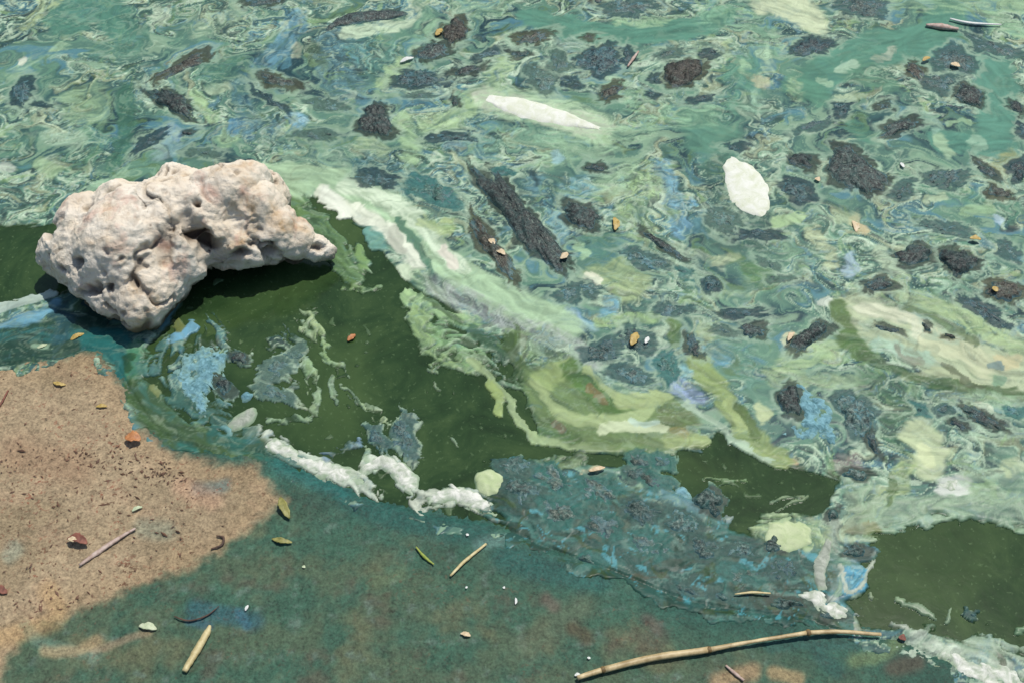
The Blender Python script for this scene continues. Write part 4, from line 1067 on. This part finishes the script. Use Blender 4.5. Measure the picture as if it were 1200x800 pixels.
# ------------------------------------------------------------------ rock
def build_rock():
    import bmesh
    S = [(150, 296, .050, .080), (98, 300, .045, .052), (72, 300, .042, .030), (190, 242, .088, .046), (150, 254, .082, .050), (108, 268, .066, .046),
         (178, 336, .034, .050), (135, 338, .036, .042), (160, 362, .022, .030), (270, 232, .092, .046), (236, 252, .085, .046), (205, 300, .055, .045), (298, 250, .080, .040), (318, 268, .064, .033),
         (346, 280, .046, .026), (369, 291, .031, .019), (384, 296, .023, .012), (248, 290, .058, .032), (232, 306, .046, .026), (288, 222, .092, .030), (205, 212, .085, .030), (262, 262, .035, .05), (318, 272, .03, .028), (300, 240, .02, .05), (285, 285, .050, .036), (316, 290, .038, .024), (262, 300, .048, .026), (345, 294, .024, .016), (168, 352, .030, .042), (120, 322, .034, .048), (214, 246, .086, .046), (228, 276, .072, .040), (245, 262, .080, .044), (205, 275, .075, .05), (252, 236, .088, .046), (222, 222, .080, .036)]
    bm = bmesh.new()
    from mathutils import Matrix
    for px, py, z, r in S:
        x, y, _ = unproj(px, py, z)
        bmesh.ops.create_icosphere(bm, subdivisions=3, radius=r, matrix=Matrix.Translation((float(x), float(y), z)))
    me = bpy.data.meshes.new('tmp'); bm.to_mesh(me); bm.free()
    o = bpy.data.objects.new('tmp', me); COL.objects.link(o)
    md = o.modifiers.new('r', 'REMESH'); md.mode = 'VOXEL'; md.voxel_size = .0024
    sm = o.modifiers.new('s', 'SMOOTH'); sm.factor = .5; sm.iterations = 14
    dg = bpy.context.evaluated_depsgraph_get()
    m2 = bpy.data.meshes.new_from_object(o.evaluated_get(dg))
    bpy.data.objects.remove(o)
    n = len(m2.vertices)
    V = np.empty(n * 3, dtype=np.float32); m2.vertices.foreach_get('co', V); V = V.reshape(-1, 3).astype(np.float64)
    N = np.empty(n * 3, dtype=np.float32); m2.vertices.foreach_get('normal', N); N = N.reshape(-1, 3)
    w = V + .012 * np.stack([fbm3(V * 18, 5, 2), fbm3(V * 18, 6, 2), fbm3(V * 18, 7, 2)], 1)
    thin = np.clip((unproj(392, 290)[0] - V[:, 0]) / .09, .35, 1)
    d = thin * (.024 * fbm3(w * 7, 11, 3) + .011 * fbm3(w * 17, 13, 5)) + .0040 * fbm3(V * 48, 17, 4) + .0022 * fbm3(V * 150, 18, 2)
    rd = np.abs(fbm3(w * 8, 19, 4))
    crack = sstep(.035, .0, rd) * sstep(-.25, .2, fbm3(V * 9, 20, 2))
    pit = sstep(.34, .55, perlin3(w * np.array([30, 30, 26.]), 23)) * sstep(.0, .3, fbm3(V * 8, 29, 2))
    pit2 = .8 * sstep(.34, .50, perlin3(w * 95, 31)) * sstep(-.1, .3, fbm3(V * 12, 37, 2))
    # the deep gouge across the middle of the stone
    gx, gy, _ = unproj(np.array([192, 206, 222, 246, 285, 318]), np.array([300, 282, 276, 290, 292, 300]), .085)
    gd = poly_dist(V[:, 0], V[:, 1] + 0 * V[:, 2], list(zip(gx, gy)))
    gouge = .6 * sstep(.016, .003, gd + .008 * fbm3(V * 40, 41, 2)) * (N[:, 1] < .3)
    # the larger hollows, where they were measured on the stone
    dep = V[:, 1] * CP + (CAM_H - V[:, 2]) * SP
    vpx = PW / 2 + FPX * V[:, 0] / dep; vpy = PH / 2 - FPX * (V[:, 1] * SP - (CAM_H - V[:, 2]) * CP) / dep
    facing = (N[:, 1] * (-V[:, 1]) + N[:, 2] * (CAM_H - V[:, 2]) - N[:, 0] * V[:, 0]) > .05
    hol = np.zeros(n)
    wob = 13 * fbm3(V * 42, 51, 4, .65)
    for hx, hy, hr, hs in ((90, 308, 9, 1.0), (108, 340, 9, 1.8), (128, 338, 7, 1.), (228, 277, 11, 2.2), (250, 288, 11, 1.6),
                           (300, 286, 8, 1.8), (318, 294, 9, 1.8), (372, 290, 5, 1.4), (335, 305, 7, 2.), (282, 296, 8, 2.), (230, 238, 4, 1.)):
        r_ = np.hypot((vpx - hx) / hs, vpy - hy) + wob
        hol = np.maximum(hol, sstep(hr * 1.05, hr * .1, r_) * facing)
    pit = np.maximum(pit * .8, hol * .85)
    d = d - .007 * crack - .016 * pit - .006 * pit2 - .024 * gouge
    V2 = V + N * d[:, None]
    c = V2.mean(0); c[2] = 0
    V2 = V2 - c
    m2.vertices.foreach_set('co', V2.astype(np.float32).ravel())
    m2.polygons.foreach_set('use_smooth', np.ones(len(m2.polygons), dtype=bool))
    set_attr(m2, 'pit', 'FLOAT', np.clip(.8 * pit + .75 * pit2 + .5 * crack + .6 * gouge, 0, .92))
    set_attr(m2, 'slime', 'FLOAT', sstep(.036, .010, V2[:, 2] + .020 * fbm3(V * 26, 43, 3)) * .9)
    m2.materials.clear(); m2.materials.append(mat_rock())
    m2.name = 'rock'; m2.update()
    r = link('rock', m2, label='large cream pitted limestone rock half out of the green water', cat='rock')
    r.location = Vector(c)


build_rock()

# ------------------------------------------------------------------ algae clumps
MC = {
    'D': mat_clump('charcoal_algae', (22, 28, 27), (50, 60, 57), (100, 116, 108), (74, 102, 98), .5),
    'N': mat_clump('brown_algae', (30, 30, 24), (66, 64, 53), (116, 112, 96), (76, 90, 80), .5),
    'B': mat_clump('blue_black_algae', (20, 33, 36), (46, 69, 73), (100, 132, 130), (84, 128, 134), .55),
    'G': mat_clump('grey_green_algae', (46, 64, 56), (80, 104, 92), (128, 150, 134), (104, 146, 138), .6),
    'S': mat_clump('speckled_algae', (30, 42, 40), (68, 92, 86), (140, 160, 148), (92, 144, 150), .75),
    'T': mat_clump('teal_algae', (30, 58, 50), (66, 108, 96), (126, 160, 144), (72, 138, 132), .55),
}
MC['M'] = mat_clump('shore_mat_algae', (34, 40, 34), (76, 92, 80), (142, 150, 136), (70, 124, 114), .55)
MC['P'] = mat_clump('purple_grey_algae', (30, 42, 38), (60, 84, 76), (128, 144, 134), (66, 116, 110), .6)
KIND = {'D': 'charcoal grey', 'N': 'dark brown', 'B': 'blue-black', 'G': 'grey-green', 'S': 'blue-speckled dark', 'T': 'teal'}


def blob(name, cx, cy, L, W, ang, H, mat, seed, sink=.0035, rag=.0042, base=0.0, lump=.4):
    f = outline(int(cx * 7 + cy * 13))
    na = int(np.clip((L + W) * .75, 26, 84)); nr = int(np.clip(W * .32, 6, 15))
    th = np.linspace(0, 2 * np.pi, na, endpoint=False)
    ro = np.interp(th, np.linspace(0, 2 * np.pi, 97), f)
    q = np.linspace(0, 1, nr + 1)[1:] ** .85
    a = math.radians(ang)
    u = L / 2 * np.cos(th)[None, :] * ro * q[:, None]; v = W / 2 * np.sin(th)[None, :] * ro * q[:, None]
    px = cx + u * math.cos(a) - v * math.sin(a); py = cy + u * math.sin(a) + v * math.cos(a)
    px = np.r_[cx, px.ravel()]; py = np.r_[cy, py.ravel()]; Q = np.r_[0, np.repeat(q, na)]
    x, y, _ = unproj(px, py)
    n1 = fbm(x * 70, y * 70, seed, 3, .6); n2 = perlin(x * 210, y * 210, seed + 5); n3 = fbm(x * 26, y * 26, seed + 9, 2)
    z = (H + sink) * (1 - Q ** 2.6) ** .8 - sink + base
    z += rag * (1.4 * n1 + .45 * n2) * (.55 + .45 * Q) + lump * H * (n3 + .7 * n1) * (1 - Q ** 3)
    z[Q > .99] = np.minimum(z[Q > .99], -.001)
    ox, oy = float(x[0]), float(y[0])
    V = np.stack([x - ox, y - oy, z], 1).tolist()
    F = []
    for k in range(na):
        F.append((0, 1 + (k + 1) % na, 1 + k))
    for i in range(nr - 1):
        b0 = 1 + i * na; b1 = b0 + na
        for k in range(na):
            k2 = (k + 1) % na
            F.append((b0 + k, b0 + k2, b1 + k2, b1 + k))
    # underside
    V.append((0, 0, float(min(z)) - .002)); c = len(V) - 1
    b = 1 + (nr - 1) * na
    for k in range(na):
        F.append((b + k, b + (k + 1) % na, c))
    me = bpy.data.meshes.new(name)
    me.from_pydata(V, [], F)
    if me.polygons[0].normal.z < 0:
        me.flip_normals()
    me.polygons.foreach_set('use_smooth', np.ones(len(me.polygons), dtype=bool))
    me.materials.append(mat); me.update()
    return me, (ox, oy, 0)


ALL = []
SPECIAL = {
    (611, 259): 'long charcoal log-shaped algae clump, the longest in the scum',
    (577, 292): 'slim brown algae clump carrying two cream leaf flakes',
    (1002, 202): 'big ragged charcoal algae clump, the broadest floating in the scum',
    (947, 396): 'black slanting algae clump edged by cream scum beside the pale swirl',
    (215, 79): 'slender brown tapering algae clump above a plump charcoal one',
    (203, 122): 'plump charcoal tapering algae clump just behind the rock',
    (800, 87): 'thick dark brown algae clump rimmed with pale green scum',
    (440, 143): 'squarish charcoal algae clump behind the white band of scum',
    (533, 38): 'brown rounded algae clump with a yellow leaf against it',
    (1176, 342): 'brown algae clump with an ochre leaf on it',
    (490, 95): 'oblong blue-black algae clump with a white flake behind its end',
    (775, 288): 'thin dark twig-like algae strand beside a blue streak',
}
for i, (cx, cy, L, W, an, k) in enumerate(CL):
    px_m = unproj(cx + 1, cy)[0] - unproj(cx, cy)[0]
    H = float(np.clip(W * px_m * .22, .0035, .010)) * {'D': 1.1, 'N': 1.1, 'B': .9, 'G': .55, 'S': .8, 'T': .6}[k]
    shore_side = cy > 530
    mk_ = MC[k] if not shore_side else (MC['P'] if k in 'SD' else MC['M'])
    H *= {'D': .85, 'N': .85}.get(k, .55)
    if shore_side:
        H *= 1.1
    me, loc = blob('algae_clump', cx, cy, L, W, an, H, mk_, 200 + i * 3, base=.0015, rag=.0040 if shore_side else (.0040 if k in 'DN' else .0050))
    size = 'small' if L < 27 else ('slim' if L > 2.3 * W else ('mid-sized' if L < 45 else 'broad'))
    if (cx, cy) in SPECIAL:
        lab = SPECIAL[(cx, cy)]
    elif shore_side:
        pl = 'by the pale round foam blob' if cx < 680 else ('under the teal leaf-like pieces' if cx < 790 else ('by the reed tip' if cy > 680 or cx > 890 else 'facing open water'))
        kn = 'dull grey' if k in 'SD' else 'grey-teal'
        lab = f'{size} {kn} clump in the shore mat {pl}'
    elif cx < 500 and cy > 390:
        lab = f'{size} {KIND[k]} algae clump in the dark shallows below the rock'
    else:
        if cx < 290 and cy < 220: pl = 'drifting behind the rock'
        elif cx < 480 and cy < 220: pl = 'by the blue streaks'
        elif cy < 215 and cx < 600: pl = 'behind the log-shaped clump'
        elif cy < 215 and cx < 870: pl = 'beyond the long white foam streak'
        elif cy < 165: pl = 'on the smooth teal water'
        elif cx > 870 and cy < 260: pl = 'around the big ragged clump'
        elif cx > 1000 and cy < 375: pl = 'behind the pale swirl'
        elif cx > 960: pl = 'in front of the pale swirl' if cy > 440 else 'in the pale swirl'
        elif cy > 320 and cx < 850: pl = 'behind the folded olive sheet'
        else: pl = 'near the white oval foam patch'
        lab = f'{size} {KIND[k]} algae clump {pl}'
    o = link('algae_clump', me, label=lab, cat='algae clump', group='algae clumps floating on the water')
    o.location = loc
    ALL.append((lab, L * W, o))
for lab in sorted({a[0] for a in ALL}):
    same = sorted([a for a in ALL if a[0] == lab], key=lambda a: -a[1])
    names = {2: ['larger ', 'smaller '], 3: ['largest ', 'second largest ', 'third largest '],
             4: ['largest ', 'second largest ', 'third largest ', 'fourth largest ']}.get(len(same))
    if names:
        for w_, a in zip(names, same):
            a[2]['label'] = w_ + lab
for pts, w, k in CURV:
    me, loc = patch('algae_clump', pts, [w * .4, w * .9, w, w * .9, w * .3], .008, MC[k], 900, rag=.002, sink=.003)
    o = link('algae_clump', me, label='long curved charcoal algae strand above a pale white streak', cat='algae clump', group='algae clumps floating on the water')
    o.location = loc

# ------------------------------------------------------------------ blue crusts and foam
M_BLUE = mat_foam('blue_crust', (58, 104, 110), (140, 190, 200), 130, .4)
M_WHITE = mat_foam('white_foam', (176, 188, 164), (250, 250, 238), 90)
M_PALE = mat_foam('pale_green_foam', (186, 206, 150), (214, 226, 180), 50)
M_GREYF = mat_foam('grey_foam', (136, 146, 130), (196, 202, 186), 80)
M_SMOOTH = mat_foam('smooth_white', (226, 232, 200), (252, 253, 240), 55, 0.0)
FOAM = [
    ('foam_patch', [(853, 186), (868, 212), (884, 236), (899, 256)], [24, 44, 48, 26], .0022, M_SMOOTH, .0003, 'bright white oval foam patch among dark algae clumps', 'foam'),
    ('foam_patch', [(566, 116), (600, 125), (650, 138), (708, 154)], [18, 25, 19, 5], .0018, M_SMOOTH, .0010, 'long white tapering foam streak in pale green scum', 'foam'),
    ('foam_strip', [(296, 512), (330, 526), (352, 540), (385, 552), (418, 562), (440, 572)], [16, 20, 15, 22, 24, 16], .006, M_WHITE, .003, 'white foam strip along the water edge beside the brown sand', 'foam'),
    ('foam_strip', [(424, 572), (427, 553), (445, 542), (464, 549), (478, 564), (492, 582)], [14, 13, 14, 20, 28, 18], .007, M_WHITE, .002, 'hooked white foam curl on the water edge', 'foam'),
    ('foam_strip', [(494, 590), (530, 580), (560, 588), (586, 603)], [12, 17, 24, 14], .006, M_WHITE, .003, 'white foam strip under a pale round foam blob', 'foam'),
    ('foam_strip', [(524, 566), (545, 582), (562, 592)], [4, 7, 6], .007, M_WHITE, .001, 'thin white foam sliver leaning on the foam strip', 'foam'),
    ('foam_blob', [(557, 570), (573, 567), (590, 572)], [30, 32, 28], .010, M_PALE, .002, 'pale yellow-green round foam blob at the end of the foam line', 'foam'),
    ('foam_blob', [(894, 622), (925, 628), (956, 630)], [34, 42, 30], .008, M_PALE, .002, 'pale green domed foam blob beside the grey foam strip', 'foam'),
    ('foam_strip', [(976, 622), (968, 645), (961, 665), (963, 685), (966, 702)], [9, 15, 19, 17, 18], .005, M_GREYF, .002, 'grey white foam strip running down to the shore', 'foam'),
    ('foam_strip', [(932, 696), (953, 700), (972, 714), (1000, 726)], [8, 24, 28, 20], .006, M_WHITE, .003, 'white foam patch on the shore above the reed tip', 'foam'),
    ('foam_strip', [(1076, 758), (1105, 764), (1130, 780), (1165, 790), (1225, 808)], [10, 16, 22, 38, 40], .006, M_WHITE, .003, 'broad white foam bank on the shore past the reed', 'foam'),
    ('foam_patch', [(266, 504), (285, 492), (303, 480)], [14, 18, 12], .005, M_GREYF, .002, 'greyish oblong foam patch below the blue crust', 'foam'),
    ('foam_patch', [(1094, 574), (1112, 569), (1130, 567)], [12, 20, 14], .004, M_WHITE, .002, 'small white foam patch on the pale scum by open water', 'foam'),
    ('foam_patch', [(784, 583), (796, 577), (812, 586)], [5, 13, 5], .006, M_BLUE, .001, 'small light blue shard of crust on the teal mat', 'algae crust'),
    ('algae_crust', [(266, 404), (246, 424), (228, 448), (236, 472), (242, 492)], [18, 42, 54, 30, 16], .006, M_BLUE, .0035, 'large light blue algae crust in the shallows below the rock', 'algae crust'),
    ('algae_crust', [(926, 448), (946, 470), (962, 486), (940, 504), (912, 508)], [12, 22, 40, 26, 8], .006, M_BLUE, .004, 'light blue branching algae crust between two charcoal clumps', 'algae crust'),
    ('algae_crust', [(958, 496), (972, 512), (976, 524)], [16, 22, 10], .006, M_BLUE, .004, 'little blue algae crust touching the branching crust', 'algae crust'),
    ('algae_crust', [(286, 460), (292, 470)], [12, 15], .006, M_BLUE, .002, 'tiny turquoise algae crust beside the large blue one', 'algae crust'),
]
for i, (nm, sp, wd, H, mt, rag, lab, cat) in enumerate(FOAM):
    if mt is not M_SMOOTH:
        H = H * (.42 if mt in (M_WHITE, M_BLUE) else .6); wd = [w * 1.2 for w in wd]
    me, loc = patch(nm, sp, wd, H, mt, 1000 + 7 * i, rag=rag if mt is M_SMOOTH else (.005 if mt is M_BLUE else (.0028 if mt is M_WHITE else .0018)), sink=.003, base=.001, lump=.25, pw=.8 if mt is not M_SMOOTH else .55, fine=1, zfun=lambda x, y, k=(.0038 if mt is M_SMOOTH else .0012): np.maximum(shore_z(x, y), 0) + k)
    o = link(nm, me, label=lab, cat=cat, group='foam and crusts on the water' if cat == 'foam' else 'blue algae crusts')
    o.location = loc

# ------------------------------------------------------------------ reed, straws, leaves, grit
M_STRAW = mat_plain('dry_straw', (200, 180, 120), (238, 224, 172), 120, .5)
M_REED = mat_plain('reed_skin', (170, 146, 98), (236, 214, 164), 60, .5)
M_NODE = mat_plain('reed_node', (96, 78, 44), (150, 124, 76), 200, .6)
M_TWIG = mat_plain('pale_twig', (176, 146, 128), (226, 206, 192), 130, .6)
M_DTWIG = mat_plain('dark_twig', (60, 44, 36), (104, 78, 62), 130, .7)
M_YEL = mat_plain('yellow_leaf', (176, 146, 66), (222, 196, 120), 150, .5)
M_CREAM = mat_plain('cream_flake', (214, 186, 140), (244, 226, 190), 150, .5)
M_ORANGE = mat_plain('orange_leaf', (170, 108, 62), (218, 150, 92), 140, .5)
M_RED = mat_plain('red_brown_leaf', (104, 62, 48), (164, 104, 84), 140, .7)
M_OLIVE = mat_plain('olive_leaf', (120, 122, 60), (176, 170, 96), 120, .55)
M_GREENL = mat_plain('green_blade', (140, 160, 60), (186, 196, 96), 120, .5)
M_WHITEC = mat_plain('white_chip', (224, 230, 220), (250, 250, 244), 160, .4)
M_PALEL = mat_plain('pale_leaf', (190, 206, 160), (222, 230, 196), 120, .5)
M_DARKL = mat_plain('dark_crumb', (84, 62, 46), (142, 104, 80), 30, .7)

# the long reed: three lengths of stalk with two joints
rp = [(676, 799), (706, 789), (765, 774), (830, 764), (880, 755), (946, 744), (985, 742), (1032, 744)]
rx, ry, _ = unproj([p[0] for p in rp], [p[1] for p in rp], .006)
rz = land_top(rx, ry) + .004
rz[4:] = rz[4:] + .002
P3 = list(zip(rx, ry, rz))
reed = link('reed_stalk', None, label='long pale broken reed stalk lying across the wet shore', cat='reed')
reed.location = (float(rx[3]), float(ry[3]), 0)


def rel(me, parent):
    loc = np.array(parent.location)
    n = len(me.vertices); v = np.empty(n * 3, dtype=np.float32); me.vertices.foreach_get('co', v)
    v = v.reshape(-1, 3) - loc.astype(np.float32); me.vertices.foreach_set('co', v.ravel()); me.update()


for nm, pp, rr in (('stalk_segment', P3[0:2], [.0026, .0031, .0033]), ('stalk_segment', P3[1:4], [.0036, .0041, .0036]), ('stalk_segment', P3[3:6], [.0031, .0021, .0026]), ('stalk_segment', P3[5:8], [.0028, .0026, .0020])):
    me = tube(pp, rr, M_REED, nm, 10, .8, .05, 3); rel(me, reed); link(nm, me, reed)
for j in (1, 3, 5):
    p = np.array(P3[j]); t = np.array(P3[j + 1]) - np.array(P3[j - 1]); t /= np.linalg.norm(t)
    me = tube([p - t * .0022, p, p + t * .0022], [.0034, .0041, .0034], M_NODE, 'node', 10, .85); rel(me, reed); link('node', me, reed)


def stick(name, pix, rpx, mat, lab, cat, zf=land_top, flat=.7, lift=.0, grp=None):
    x, y, _ = unproj([p[0] for p in pix], [p[1] for p in pix])
    z = zf(x, y) + lift
    pm = float(unproj(pix[0][0] + 1, pix[0][1])[0] - unproj(*pix[0])[0])
    rad = [r * pm * .85 for r in rpx]
    z = z + max(rad) * flat * .6
    me = tube(list(zip(x, y, z)), rad, mat, name, 7, flat, .08, int(pix[0][0]))
    o = link(name, me, label=lab, cat=cat, group=grp)
    c = (float(np.mean(x)), float(np.mean(y)), 0.0)
    o.location = c
    rel(me, o)
    return o


stick('straw', [(221, 797), (233, 776), (246, 752), (250, 742)], [4, 5.5, 5, 2], M_STRAW, 'short thick pale yellow straw on the blue-green stained sand', 'straw')
stick('twig', [(98, 671), (118, 656), (140, 640), (162, 626)], [2, 4, 3.2, 1.6], M_TWIG, 'pale pinkish twig lying on the brown sand', 'twig')
stick('straw', [(528, 680), (545, 662), (570, 641)], [1.6, 2.8, 1.8], M_STRAW, 'thin cream straw on the stained shore beside a green blade', 'straw')
stick('grass_blade', [(488, 645), (498, 657), (509, 666)], [1, 2.4, 1], M_GREENL, 'short yellow-green grass blade on the stained shore', 'grass blade')
stick('twig', [(208, 731), (225, 736), (245, 730), (260, 718)], [.8, 1.4, 1.1, .6], M_DTWIG, 'dark bent twig on the stained sand above the thick straw', 'twig')
stick('twig', [(250, 650), (262, 645), (264, 636), (256, 634)], [1.2, 1.8, 1.8, 1], M_DTWIG, 'curled brown rootlet at the edge of the brown sand', 'twig')
stick('twig', [(12, 462), (4, 478), (-4, 490)], [1.2, 1.6, 1.4], M_RED, 'thin reddish rootlet on the sand below the blue streaks', 'twig')
stick('twig', [(735, 82), (742, 72), (748, 64)], [1.2, 2.2, 1.2], M_TWIG, 'little pink twig floating beside a blue-black clump', 'twig', zf=scum_top, lift=.003)
stick('twig', [(849, 784), (858, 792), (870, 802)], [1.5, 2.5, 2], M_TWIG, 'bent tan rootlet in front of the reed', 'twig')
stick('straw', [(860, 699), (880, 697), (902, 698)], [1, 2, 1.2], M_STRAW, 'thin straw lying at the edge of the teal mat', 'straw', lift=.004)
stick('twig', [(1084, 33), (1102, 35), (1122, 38)], [2, 6, 2.5], M_TWIG, 'tan bark sliver floating against a white strip', 'bark', zf=scum_top, lift=.001)
stick('straw', [(1112, 26), (1135, 31), (1172, 33)], [1.5, 2.6, 1.4], M_WHITEC, 'glossy white strip floating on smooth teal water', 'straw', zf=scum_top, lift=.003)
LEAF = [
    ((146, 519), (171, 522), 17, M_ORANGE, 'bright orange leaf on the brown sand', land_top, .5, .009),
    ((80, 640), (112, 648), 14, M_RED, 'curled red-brown leaf beside the pale twig', land_top, .7, .008),
    ((84, 642), (98, 646), 8, M_CREAM, 'pale flake on the curled red-brown leaf', land_top, .3, .012),
    ((-4, 698), (18, 706), 12, M_RED, 'red leaf scrap with a pale tip on the sand', land_top, .4, .005),
    ((62, 452), (82, 456), 6, M_YEL, 'small yellow leaf on the sand close to the water', land_top, .3, .003),
    ((112, 481), (130, 480), 6, M_YEL, 'pale ochre leaf scrap on the sand below the rock', land_top, .3, .003),
    ((155, 606), (172, 599), 6, M_PALEL, 'small pale yellow leaf near the tip of the twig', land_top, .3, .003),
    ((164, 742), (192, 747), 11, M_PALEL, 'pale green leaf flat on the stained sand', land_top, .2, .003),
    ((328, 585), (343, 618), 12, M_OLIVE, 'olive leaf where sand meets the stain', land_top, .5, .006),
    ((316, 636), (348, 642), 8, M_OLIVE, 'dull olive leaf lying below another olive leaf', land_top, .4, .005),
    ((538, 748), (554, 752), 7, M_CREAM, 'cream flake on the stained sand near the reed', land_top, .2, .003),
    ((604, 702), (604, 716), 5, M_WHITEC, 'slim white chip standing out on the stained sand', land_top, .1, .003),
    ((289, 726), (295, 714), 6, M_WHITEC, 'white chip on a blue spot of the stained sand', land_top, .1, .003),
    ((545, 628), (551, 631), 5, M_WHITEC, 'tiny white grit on the teal band of the shore', land_top, .1, .002),
    ((545, 692), (549, 694), 5, M_WHITEC, 'white speck below the thin cream straw', land_top, .1, .002),
    ((588, 692), (593, 694), 5, M_WHITEC, 'white speck above the slim white chip', land_top, .1, .002),
    ((354, 669), (361, 671), 6, M_PALEL, 'pale speck on the stained sand below the olive leaves', land_top, .1, .002),
    ((670, 798), (682, 795), 7, M_WHITEC, 'white crumb at the broken end of the reed', land_top, .1, .004),
    ((686, 775), (693, 777), 5, M_WHITEC, 'white crumb beside the reed', land_top, .1, .003),
    ((80, 401), (102, 391), 8, M_YEL, 'yellow leaf strip floating at the foot of the rock', scum_top, .3, .003),
    ((42, 410), (58, 404), 6, M_PALEL, 'pale leaf strip in the teal shallows near the sand', scum_top, .2, .003),
    ((510, 47), (519, 36), 9, M_YEL, 'yellow leaf against the brown rounded clump', scum_top, .3, .007),
    ((466, 78), (488, 70), 7, M_WHITEC, 'white flake behind the oblong blue-black clump', scum_top, .2, .006),
    ((572, 284), (581, 292), 9, M_CREAM, 'cream flake on the slim brown clump', scum_top, .3, .010),
    ((580, 298), (594, 304), 8, M_CREAM, 'tan flake low on the slim brown clump', scum_top, .3, .010),
    ((655, 310), (666, 300), 9, M_CREAM, 'tan flake on the longest charcoal clump', scum_top, .3, .012),
    ((719, 256), (721, 276), 10, M_YEL, 'golden leaf upright in the teal scum', scum_top, .4, .006),
    ((738, 412), (747, 392), 12, M_YEL, 'golden leaf scrap on mottled dark algae', scum_top, .4, .011),
    ((755, 408), (760, 398), 6, M_WHITEC, 'white flake next to the golden leaf scrap', scum_top, .2, .010),
    ((1076, 78), (1092, 70), 9, M_YEL, 'yellow curled leaf on the blue-speckled mat', scum_top, .4, .010),
    ((1108, 78), (1128, 84), 12, M_CREAM, 'peach leaf flake on the blue-speckled mat', scum_top, .4, .010),
    ((1161, 340), (1167, 348), 9, M_YEL, 'ochre leaf on the brown clump', scum_top, .3, .012),
    ((1132, 284), (1150, 286), 8, M_YEL, 'pale yellow leaf beside a charcoal clump', scum_top, .3, .011),
    ((406, 402), (418, 392), 8, M_ORANGE, 'orange leaf floating alone on the dark green water', scum_top, .3, .003),
    ((953, 212), (961, 216), 8, M_CREAM, 'peach flake between two charcoal clumps', scum_top, .3, .006),
    ((1053, 192), (1060, 202), 7, M_WHITEC, 'white chip beside the big ragged clump', scum_top, .2, .006),
    ((998, 258), (1004, 276), 9, M_CREAM, 'peach leaf flake standing in pale scum', scum_top, .3, .004),
    ((921, 405), (931, 392), 7, M_CREAM, 'cream flake on the edge of the black slanting clump', scum_top, .3, .008),
    ((686, 556), (712, 550), 7, M_CREAM, 'beige leaf strip on the teal mat', scum_top, .3, .008),
    ((1050, 748), (1062, 752), 9, M_RED, 'pink leaf scrap past the reed tip', land_top, .3, .006),
]
for i, (p0, p1, w, mt, lab, zf, curl, lift) in enumerate(LEAF):
    nm = 'leaf' if 'leaf' in lab else 'flake'
    if 'chip' in lab or 'grit' in lab or 'speck' in lab or 'crumb' in lab:
        nm = 'chip'
    me, loc = leaf_mesh(nm, p0, p1, w, mt, curl, .003 if lift < .006 else .004, 40 + i, thick=.0008, zf=zf)
    o = link(nm, me, label=lab, cat=nm)
    if nm == 'chip':
        o.scale = (.75, .75, .75)
    if lift > .0055:
        loc = (loc[0], loc[1], loc[2] + lift * .55)
    o.location = loc

# dark crumbs strewn over the brown sand: nobody could count them
def build_crumbs():
    r = np.random.default_rng(5)
    V = []; F = []
    cs = [(25, 545, 30, 16), (115, 545, 25, 10), (190, 560, 18, 8), (60, 590, 60, 25), (110, 545, 60, 12), (60, 720, 40, 14), (140, 600, 70, 50), (60, 660, 60, 50), (90, 480, 70, 40), (205, 620, 40, 30), (150, 555, 60, 20)]
    for k in range(420):
        c = cs[r.integers(len(cs))]
        px, py = c[0] + c[2] * r.standard_normal() * .8, c[1] + c[3] * r.standard_normal() * .8
        if not in_poly(np.array([px]), np.array([py]), STAIN_FREE)[0] and r.random() < .9:
            continue
        x, y, _ = unproj(px, py); z = float(land_top(x, y)) - .0008
        s = r.uniform(.0007, .0019) * (1.8 if r.random() < .12 else 1); a = r.uniform(0, 3.14); e = r.uniform(1, 3.2)
        dx, dy = math.cos(a) * s * e * .7, math.sin(a) * s * e * .7
        nx_, ny_ = -math.sin(a) * s * .6, math.cos(a) * s * .6
        b = len(V); h = s * r.uniform(.25, .6)
        V += [(x - dx, y - dy, z), (x + nx_, y + ny_, z), (x + dx, y + dy, z), (x - nx_, y - ny_, z), (x + .3 * nx_, y + .3 * ny_, z + h), (x - .3 * dx, y - .3 * dy, z + h * .8)]
        F += [(b, b + 3, b + 5), (b + 3, b + 4, b + 5), (b + 3, b + 2, b + 4), (b + 2, b + 1, b + 4), (b + 1, b + 5, b + 4), (b + 1, b, b + 5)]
    me = bpy.data.meshes.new('crumbs'); me.from_pydata([tuple(map(float, v)) for v in V], [], F); me.materials.append(M_DARKL)
    link('sand_crumbs', me, kind='stuff')['label'] = 'dark plant crumbs strewn over the brown sand'


build_crumbs()
